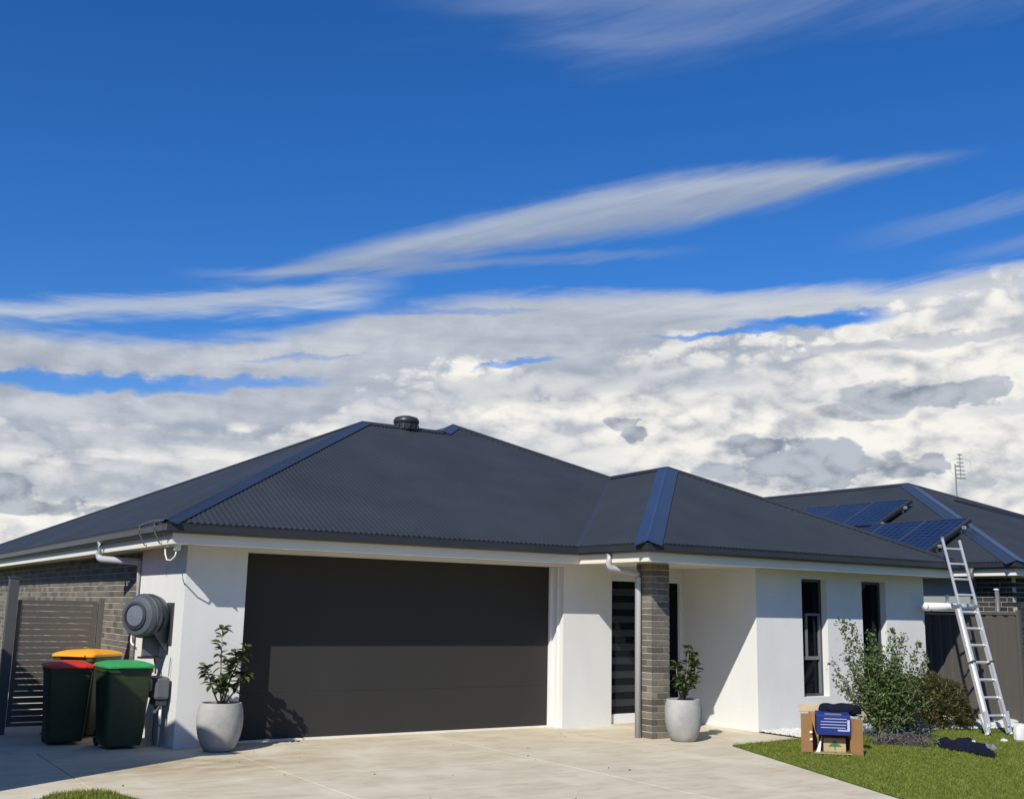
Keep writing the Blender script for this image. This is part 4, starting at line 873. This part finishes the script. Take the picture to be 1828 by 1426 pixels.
B().add([(0, 0, 0), (0.05, 0.0, 0), (0.075, 0.02, 0.20), (0.02, 0.05, 0.0), (0.06, 0.05, 0.02)], [(0, 1, 2), (0, 2, 3), (1, 4, 2), (3, 2, 4), (0, 3, 4, 1)]).build('sheet', M['paper'], wpz)
def lump(name, mat, parent, sx, sy, sz, seed, nx=44, ny=26, z0=0.028, outline=None):
    r2 = random.Random(seed); ph = [r2.uniform(0, 6.28) for _ in range(8)]; V = []; F = []
    for i in range(nx):
        for j in range(ny):
            u = i / (nx - 1) * 2 - 1; v = j / (ny - 1) * 2 - 1; e = max(abs(u), abs(v)); L_ = math.hypot(u, v); k = e / L_ if L_ > 1e-6 else 1
            x, y = u * (k ** .5), v * (k ** .5); rad = min(1, math.hypot(x, y)); wv = 1 + .12 * math.sin(3 * math.atan2(y, x) + ph[0]) + .07 * math.sin(5 * math.atan2(y, x) + ph[1])
            z = (max(0, 1 - rad ** 3)) ** .6 * (0.75 + .22 * math.sin(x * 6 + ph[2] + y * 3) + .16 * math.sin(y * 9 + ph[3] - x * 4) + .08 * math.sin(x * 17 + ph[4]))
            V.append((x * sx * wv, y * sy * wv, z0 + z * sz))
    for i in range(nx - 1):
        for j in range(ny - 1): F.append((i * ny + j, (i + 1) * ny + j, (i + 1) * ny + j + 1, i * ny + j + 1))
    return B().add(V, F).build(name, mat, parent, smooth=True)
bg_ = thing('navy_bag', 'dark navy soft bag lying on top of the blue carton', 'bag', wp(0.36, 0.17, 0.43), brz + 0.05); bg_.scale = (1.12, 1.0, 0.85)
def rbag():
    V = []; F = []; n = 16; m = 22
    for i in range(m):
        u = i / (m - 1) * 2 - 1; s = (1 - abs(u) ** 5) ** .4 if abs(u) < 1 else 0.0; s = max(s, .02)
        for k in range(n):
            a = 2 * math.pi * k / n; c_, s_ = math.cos(a), math.sin(a)
            yy = math.copysign(abs(c_) ** .6, c_) * .10 * s; zz = math.copysign(abs(s_) ** .6, s_) * .085 * s
            V.append((u * .235, yy + .01 * math.sin(u * 9), zz + .095 + .010 * math.sin(u * 7 + c_ * 2)))
    for i in range(m - 1):
        for k in range(n): F.append((i * n + k, i * n + (k + 1) % n, (i + 1) * n + (k + 1) % n, (i + 1) * n + k))
    return B().add(V, F)
rbag().build('bag_body', M['navy'], bg_, smooth=True)
B().tube([(-0.16, -0.10, 0.12), (-0.08, -0.125, 0.06), (0.06, -0.125, 0.06), (0.14, -0.10, 0.12)], 0.010, 6).build('handle', M['navy'], bg_, smooth=True)
# jacket on the lawn
jk = thing('crumpled_jacket', 'dark navy jacket lying crumpled on the lawn before the ladder', 'jacket', (8.86, -4.22, 0.01), math.atan2(-1.12, -0.42))
lump('body', M['navy'], jk, 0.36, 0.24, 0.12, 3)
o = lump('sleeve', M['navy'], jk, 0.34, 0.11, 0.075, 9); o.location = (0.36, -0.06, 0.0); o.rotation_euler = (0, 0, -0.16)
o = lump('sleeve', M['navy'], jk, 0.24, 0.14, 0.085, 12); o.location = (-0.36, 0.04, 0.0); o.rotation_euler = (0, 0, 0.2)
o = lump('lining', M['grey_fab'], jk, 0.14, 0.05, 0.05, 5); o.location = (0.26, 0.15, 0.04); o.rotation_euler = (0, 0, -0.1)
B().box(0.02, 0.06, 0.07, 0.09, 0.115, 0.135).build('label_patch', M['paper'], jk)
# white garden stones at the right edge
def stone(label, loc, s, seed):
    r2 = random.Random(seed); V = []; F = []; n = 14; m = 8
    for i in range(m + 1):
        th = math.pi * i / m
        for k in range(n):
            a = 2 * math.pi * k / n; w_ = 1 + .12 * math.sin(a * 2 + seed) + .1 * math.sin(th * 4 + a + seed)
            V.append((s[0] * math.sin(th) * math.cos(a) * w_, s[1] * math.sin(th) * math.sin(a) * w_, s[2] * (math.cos(th) * .95 + .75)))
    for i in range(m):
        for k in range(n): F.append((i * n + k, (i + 1) * n + k, (i + 1) * n + (k + 1) % n, i * n + (k + 1) % n))
    o = B().add(V, F).build('garden_stone', M['pebble'], None, loc=loc); autosmooth(o, 0.5); return tag(o, label, 'stone')
stone('large white rock on the lawn at the right edge of the view', (10.58, -3.92, -0.02), (0.13, 0.11, 0.16), 2)
stone('small white rock left of the large white rock on the lawn', (10.34, -3.80, -0.01), (0.055, 0.05, 0.035), 5)
stone('flat white rock in the bed between the ladder feet and fence', (12.05, -2.55, -0.01), (0.15, 0.11, 0.06), 7)
stone('white rock in the bed left of the ladder foot', (11.25, -2.45, -0.01), (0.10, 0.08, 0.05), 9)
stone('long white rock in the bed right of the ladder at the fence foot', (12.75, -2.35, -0.01), (0.30, 0.12, 0.06), 11)

# ------------------------------------------------------------------ ladder
lad = thing('ladder', 'aluminium extension ladder leaning on the gutter at the right end of the house', 'ladder', (10.80, -3.27, 0))
LDIR = Vector((0.835, 1.155, 2.565)); LR_ = Vector((0.37, -0.085, 0.0)); ld = LDIR.normalized(); lr = LR_.normalized(); ln = ld.cross(lr).normalized()
Lm = Matrix((lr, ln, ld)).transposed().to_4x4(); LT = LDIR.length
def lbox(x0, x1, y0, y1, z0, z1, name, mat='alu', bev=0.004): return B().box(x0, x1, y0, y1, z0, z1, mat=Lm).build(name, M[mat], lad, bevel=bev)
WL = LR_.length; top = LT * 1.135
lbox(-0.025, 0.025, -0.03, 0.03, 0.02, LT * 0.70, 'outer_rail'); lbox(WL - 0.025, WL + 0.025, -0.03, 0.03, 0.02, LT * 0.70, 'outer_rail')
lbox(-0.002, 0.034, -0.062, -0.031, 0.10, top, 'inner_rail'); lbox(WL - 0.034, WL + 0.002, -0.062, -0.031, 0.10, top - 0.02, 'inner_rail')
lbox(WL - 0.038, WL + 0.006, -0.066, -0.027, top - 0.02, top + 0.05, 'end_cap', 'black'); lbox(-0.006, 0.038, -0.066, -0.027, top, top + 0.03, 'end_cap', 'galv')
for k in range(11):
    z = 0.27 + k * 0.285
    if z < LT * 0.70: lbox(0.026, WL - 0.026, -0.022, 0.022, z, z + 0.032, 'rung')
    else: lbox(0.035, WL - 0.035, -0.060, -0.034, z, z + 0.030, 'rung')
for x in (-0.03, WL - 0.045): lbox(x, x + 0.075, -0.07, 0.035, LT * 0.70, LT * 0.70 + 0.05, 'lock', 'galv'); 
for x in (-0.03, WL - 0.045): lbox(x, x + 0.075, -0.07, 0.035, LT * 0.38, LT * 0.38 + 0.03, 'lock', 'reel2')
for s, x in ((-1, 0), (1, WL)):
    for dy in (-1, 1):
        V = [Vector((x - .02, dy * .02 - .02, .30)), Vector((x + .02, dy * .02 - .02, .30))]
        Mx = Lm @ Matrix.Translation((x + s * 0.028, 0, 0)) @ Matrix.Rotation(dy * 0.16, 4, 'X'); z0_ = 0.0
        B().box(-0.016, 0.016, -0.018, 0.018, 0.03, 0.34, mat=Mx).build('flared_leg', M['alu'], lad, bevel=0.003)
        B().box(-0.020, 0.020, -0.022, 0.022, 0.0, 0.03, mat=Mx).build('rubber_foot', M['white'], lad, bevel=0.003)
lad.location.z = 0.022

# ------------------------------------------------------------------ fence between the houses and the pipe on it
fe = thing('steel_fence', 'dark ribbed steel fence between the two houses behind the ladder', 'fence', (12.87, -2.54, 0), math.radians(90))
for k in range(5):
    x0 = k * 0.80; pr = []
    n = 4
    for r_ in range(n):
        p = x0 + r_ * 0.80 / n; w_ = 0.80 / n
        pr += [(p, 0.0), (p + w_ * .12, 0.0), (p + w_ * .20, 0.026), (p + w_ * .74, 0.026), (p + w_ * .82, 0.0)]
    pr.append((x0 + 0.80, 0.0)); V = [(x, y, 0.02) for x, y in pr] + [(x, y, 1.74) for x, y in pr]; m_ = len(pr)
    B().add(V, [(i, i + 1, m_ + i + 1, m_ + i) for i in range(m_ - 1)]).build('fence_panel', M['colorbond'], fe)
B().box(0, 4.0, -0.02, 0.04, 1.742, 1.79).build('top_rail', M['colorbond'], fe, bevel=0.003); B().box(0, 4.0, -0.02, 0.035, 0.0, 0.018).build('bottom_rail', M['colorbond'], fe)
B().box(-0.055, -0.002, -0.03, 0.045, 0, 1.82).build('post', M['colorbond'], fe, bevel=0.003)
pp = thing('white_pipe', 'white plastic pipe with short upright stub level with the fence top behind the ladder', 'pipe', (11.60, -1.71, 1.856))
B().tube([(0, 0, 0), (1.42, 0, 0)], 0.062, 18).build('tube', M['white'], pp, smooth=True); B().tube([(0.62, 0, 0.05), (0.62, 0, 0.20)], 0.026, 12).build('stub', M['white'], pp, smooth=True)
B().lathe([(0.066, -0.02), (0.066, 0.02)], 18, mat=Matrix.Rotation(math.pi / 2, 4, 'Y'), c=(0.02, 0, 0)).build('collar', M['white'], pp)
B().tube([(0.2, 0.19, -0.02), (0.2, 0.0, -0.07)], 0.006, 6).build('hanger', M['galv'], pp)

# ------------------------------------------------------------------ neighbouring house on the right
nb = thing('house', 'neighbouring dark brick house behind the ladder with solar panels on its roof', 'house')
NX, NY, NZ = 13.95, -1.94, 2.67; XW = 14.42
nbw = B().box(XW + 0.008, XW + 0.25, NY + 0.42, -0.78, 0, 2.448).box(XW + 0.25, XW + 9, NY + 0.42, NY + 0.66, 0, 2.448).build('brick_wall', M['mortar'], nb)
bmd = brickmesh(0.229, 0.05, 0.075, M['brick_d']); 
for k in range(28):
    for j in range(4):
        y = NY + 0.42 + 0.116 + (k % 2) * 0.12 + j * 0.24 - (0.0); z = 0.0435 + k * 0.0862
        if y > -0.78 or z > 2.43: continue
        inst('brick', bmd, nbw, (XW + 0.025, y, z), (0, 0, math.pi / 2))
    if k % 2:
        z = 0.0435 + k * 0.0862; B().box(XW, XW + 0.03, NY + 0.425, NY + 0.53, z - .0375, z + .0375).build('brick', M['brick_d'], nbw)
st_ = B()
for k in range(28):
    z = 0.0435 + k * 0.0862
    if z > 2.43: continue
    for j in range(36):
        x = XW + 0.116 + (k % 2) * 0.12 + j * 0.24; st_.box(x - .1145, x + .1145, NY + .412, NY + .43, z - .0375, z + .0375, tone=random.random())
st_.build('brick', M['brick_ds'], nbw, kind='stuff', tone=True)
B().box(XW + 0.0, XW + 0.25, -0.775, -0.39, 0, 2.448).build('wall', M['render_grey'], nb)
B().box(XW - 0.004, XW + 0.25, -0.385, 14, 0, 2.448).build('wall', M['render_grey'], nb)  # grey base colour here includes the shade over the wall
B().tube([(XW - 0.10, -0.80, 0), (XW - 0.10, -0.80, 2.2)], 0.045, 12).build('downpipe', M['pipe_dark'], nb, smooth=True)
B().tube([(XW - 0.10, -1.28, 0.9), (XW - 0.10, -1.28, 2.19)], 0.040, 12).build('vent_pipe', M['pipe_dark'], nb, smooth=True)
B().lathe([(0.001, 0.04), (0.055, 0.02), (0.058, 0.0), (0.001, 0.0)], 12, c=(XW - 0.10, -1.28, 2.19)).build('pipe_cap', M['white'], nb)
pn = [(NX + 0.10, 14.0), (NX + 0.10, NY + 0.10), (NX + 9, NY + 0.10)]
def nsweep(prof, a, b_): return sweep([(d_, z + (NZ - ZG)) for d_, z in prof], a, b_, pn)
for i in range(2): nsweep(gut, i, i + 1).build('gutter', M['gutter'], nb); nsweep(fas, i, i + 1).build('fascia', M['fascia'], nb)
B().box(NX + 0.12, NX + 9, NY + 0.12, 14, 2.452, 2.464).build('soffit', M['soffit'], nb)
B().tube(bend([(NX - 0.03, -1.05, 2.57), (NX - 0.03, -1.05, 2.40), (XW - 0.10, -0.82, 2.34), (XW - 0.10, -0.80, 2.1)], 0.07), 0.045, 12).build('downpipe', M['pipe_dark'], nb, smooth=True)
NA = Vector((18.28, 3.42, 4.836)); sl_ = (NA.z - NZ) / (NA.x - NX); sf = (NA.z - NZ) / (NA.y - NY)
def nsheet(axis, t0, t1, lo, hi, zf):
    o = sheet(axis, t0, t1, lo, hi, zf); o.parent = nb; return o
nsheet('x', NY + 0.01, 14, lambda y: NX + 0.02, lambda y: NX + (NA.x - NX) * min(1, (y - NY) / (NA.y - NY)), lambda x, y: NZ + sl_ * (x - NX))
NRx = 22.6
nsheet('y', NX + 0.01, NRx, lambda x: NY + 0.02, lambda x: NY + (NA.y - NY) * ((x - NX) / (NA.x - NX) if x < NA.x else (NRx - x) / (NRx - NA.x)), lambda x, y: NZ + sf * (y - NY))
B().poly([tuple(NA), (NRx, NY, NZ), (NRx, 14, NZ), (NA.x, 14, NA.z)]).build('rear_roof', M['roof'], nb)
nl = (-sl_, 0, 1); nf = (0, -sf, 1); nr = (sl_, 0, 1)
cap((NX + .02, NY + .02, NZ), NA, nl, nf, 0.19, parent=nb); cap(NA, (NA.x, 14, NA.z), nl, nr, 0.10, mat='roof', parent=nb); cap(NA, (NRx, NY, NZ), nf, nr, 0.10, mat='roof', parent=nb)
# second front-facing hip seam
cap((18.28, 2.2, 4.35), (19.35, 0.9, 3.86), nf, nf, 0.07, parent=nb)
# solar arrays
def array(label, xt, y0, n, cnt_rail=2):
    t = thing('solar_array', label, 'solar panels', (0, 0, 0), 0, 'solar arrays on the neighbouring roof')
    ang = math.atan(sl_); L_ = 1.65; zt = NZ + sl_ * (xt - NX)
    for k in range(n):
        o = B().box(-L_ + .02, -.02, 0.02, 0.98, 0.0, 0.034).build('panel', M['panelglass'], t); 
        o.location = (xt, y0 + k * 1.01, zt + 0.17); o.rotation_euler = (0, -ang, 0)
        f = B().box(-L_, 0, 0, 0.02, -.004, .040).box(-L_, 0, .98, 1.0, -.004, .040).box(-L_, -L_ + .02, .02, .98, -.004, .040).box(-.02, 0, .02, .98, -.004, .040).build('frame', M['galv'] if False else M['frame_dark'], o)
    for dx_ in (0.35, 1.25):
        r_ = B().box(-dx_ - .02, -dx_ + .02, -0.08, n * 1.01 + .05, -0.06, -0.008).build('rail', M['alu'], t); r_.location = (xt, y0, zt + .17); r_.rotation_euler = (0, -ang, 0)
        for yy in (0.04, n * 1.01 - .1):
            q2 = B().box(-dx_ - .03, -dx_ + .03, yy, yy + .05, -0.15, -0.061).build('bracket', M['alu'], t); q2.location = (xt, y0, zt + .17); q2.rotation_euler = (0, -ang, 0)
    k_ = B().box(-L_, 0, -0.012, 0.0, -0.055, 0.0).build('skirt', M['black'], t); k_.location = (xt, y0, zt + .17); k_.rotation_euler = (0, -ang, 0)
    return t
array('upper row of blue solar panels near the neighbouring roof ridge', 16.76, 2.22, 4)
array('lower row of blue solar panels just above the ladder top', 15.50, -0.05, 4)
# antenna
an = thing('tv_antenna', 'thin television antenna standing on the neighbouring roof behind the hip', 'antenna', (19.0, 2.60, 4.45))
B().tube([(0, 0, 0), (0, 0, 0.86)], 0.016, 8).build('mast', M['galv'], an)
B().tube([(0.0, 0, 0.80), (0.12, -0.05, 0.84)], 0.010, 6).build('arm', M['galv'], an)
B().tube([(0.12, -0.05, 0.50), (0.12, -0.05, 1.12)], 0.010, 6).build('boom', M['galv'], an)
for k in range(7):
    z = 0.52 + k * 0.095; l = 0.05 + 0.012 * (6 - k)
    B().tube([(0.12 - l, -0.05 + l * .5, z), (0.12 + l, -0.05 - l * .5, z)], 0.011, 5).build('element', M['post'], an)
for s in (-1, 1):
    B().tube([(0.12, -0.05, 1.0), (0.12 + s * .22, -0.05 - s * .12, 0.95), (0.12 + s * .24, -0.05 - s * .13, 0.7), (0.12, -0.05, 0.5)], 0.003, 4).build('loop', M['galv'], an)

# ------------------------------------------------------------------ neighbour on the left (outside the frame; its gable throws the shade over the side path)
nl_ = thing('house', 'cream house beyond the left side path with a raked roof end', 'house')
RX = -3.5
prof = [(-3.30, 3.98), (-2.35, 3.74), (0.4, 3.0), (1.8, 2.8), (9.0, 2.8), (9.0, 0), (-3.05, 0)]
def yprism(prof, x0, x1):
    n = len(prof); V = [(x0, y, z) for y, z in prof] + [(x1, y, z) for y, z in prof]
    return B().add(V, [tuple(range(n)), tuple(range(n, 2 * n))[::-1]] + [(i, n + i, n + (i + 1) % n, (i + 1) % n) for i in range(n)])
wallp = [(-3.05, 0), (-3.05, 3.82), (-2.35, 3.64), (0.4, 2.92), (1.8, 2.72), (9.0, 2.72), (9.0, 0)]
yprism(wallp, -9.5, RX - 0.02).build('wall', M['render_grey'], nl_)
rf = [(-3.30, 3.98), (-2.35, 3.74), (0.4, 3.0), (1.8, 2.8), (9.2, 2.8), (9.2, 2.73), (1.8, 2.73), (0.4, 2.93), (-2.35, 3.65), (-3.30, 3.89)]
yprism(rf, -9.8, RX).build('roof', M['roof'], nl_)
fw_ = B().box(-6.4, -4.9, -3.09, -3.04, 0.9, 2.1).build('window', M['frame_dark'], nl_); B().box(-6.35, -4.95, -3.10, -3.092, 0.95, 2.05).build('pane', M['glass'], fw_)
# added belt of trees behind the viewer: darkens window reflections, blocks horizon light
tv = []; tf = []; nn = 90
for i in range(nn):
    x = -90 + i * 2.3; hgt = 6.0 + 1.8 * math.sin(i * 1.3) + 1.2 * math.sin(i * 0.47 + 1) + random.uniform(-.6, .6)
    for (yy, zz) in ((-44, -0.06), (-43.2, hgt * .55), (-45.5, hgt), (-49, hgt * .8), (-50, -0.06)): tv.append((x + random.uniform(-.4, .4), yy + random.uniform(-.5, .5), zz))
for i in range(nn - 1):
    for k in range(4): tf.append((i * 5 + k, i * 5 + k + 1, (i + 1) * 5 + k + 1, (i + 1) * 5 + k))
tag(B().add(tv, tf).build('added_tree_belt', M['leaf_shrub'], None, kind='stuff'), 'dark belt of trees added out of view across the street', 'trees')
# dry leaves blown over the concrete
nl2 = 26; lx = rng.uniform(-1.2, 6.6, nl2); ly = -rng.gamma(1.6, 1.6, nl2) - 0.1; k_ = (lx < 5.2) | (ly > -2.3); lx, ly = lx[k_], ly[k_]
V_, F_ = leafcloud(np.c_[lx, ly, np.full(len(lx), 0.006)], unit(np.c_[rng.normal(0, 1, (len(lx), 2)), np.full(len(lx), 0.12)]), 0.035, 0.018)
tag(npmesh('leaf_litter', V_, F_, M['twig'], kind='stuff'), 'a few dry leaves scattered over the pale concrete driveway', 'leaf litter')
print('objects', len(bpy.data.objects), 'grass tris', len(Vg) // 3)
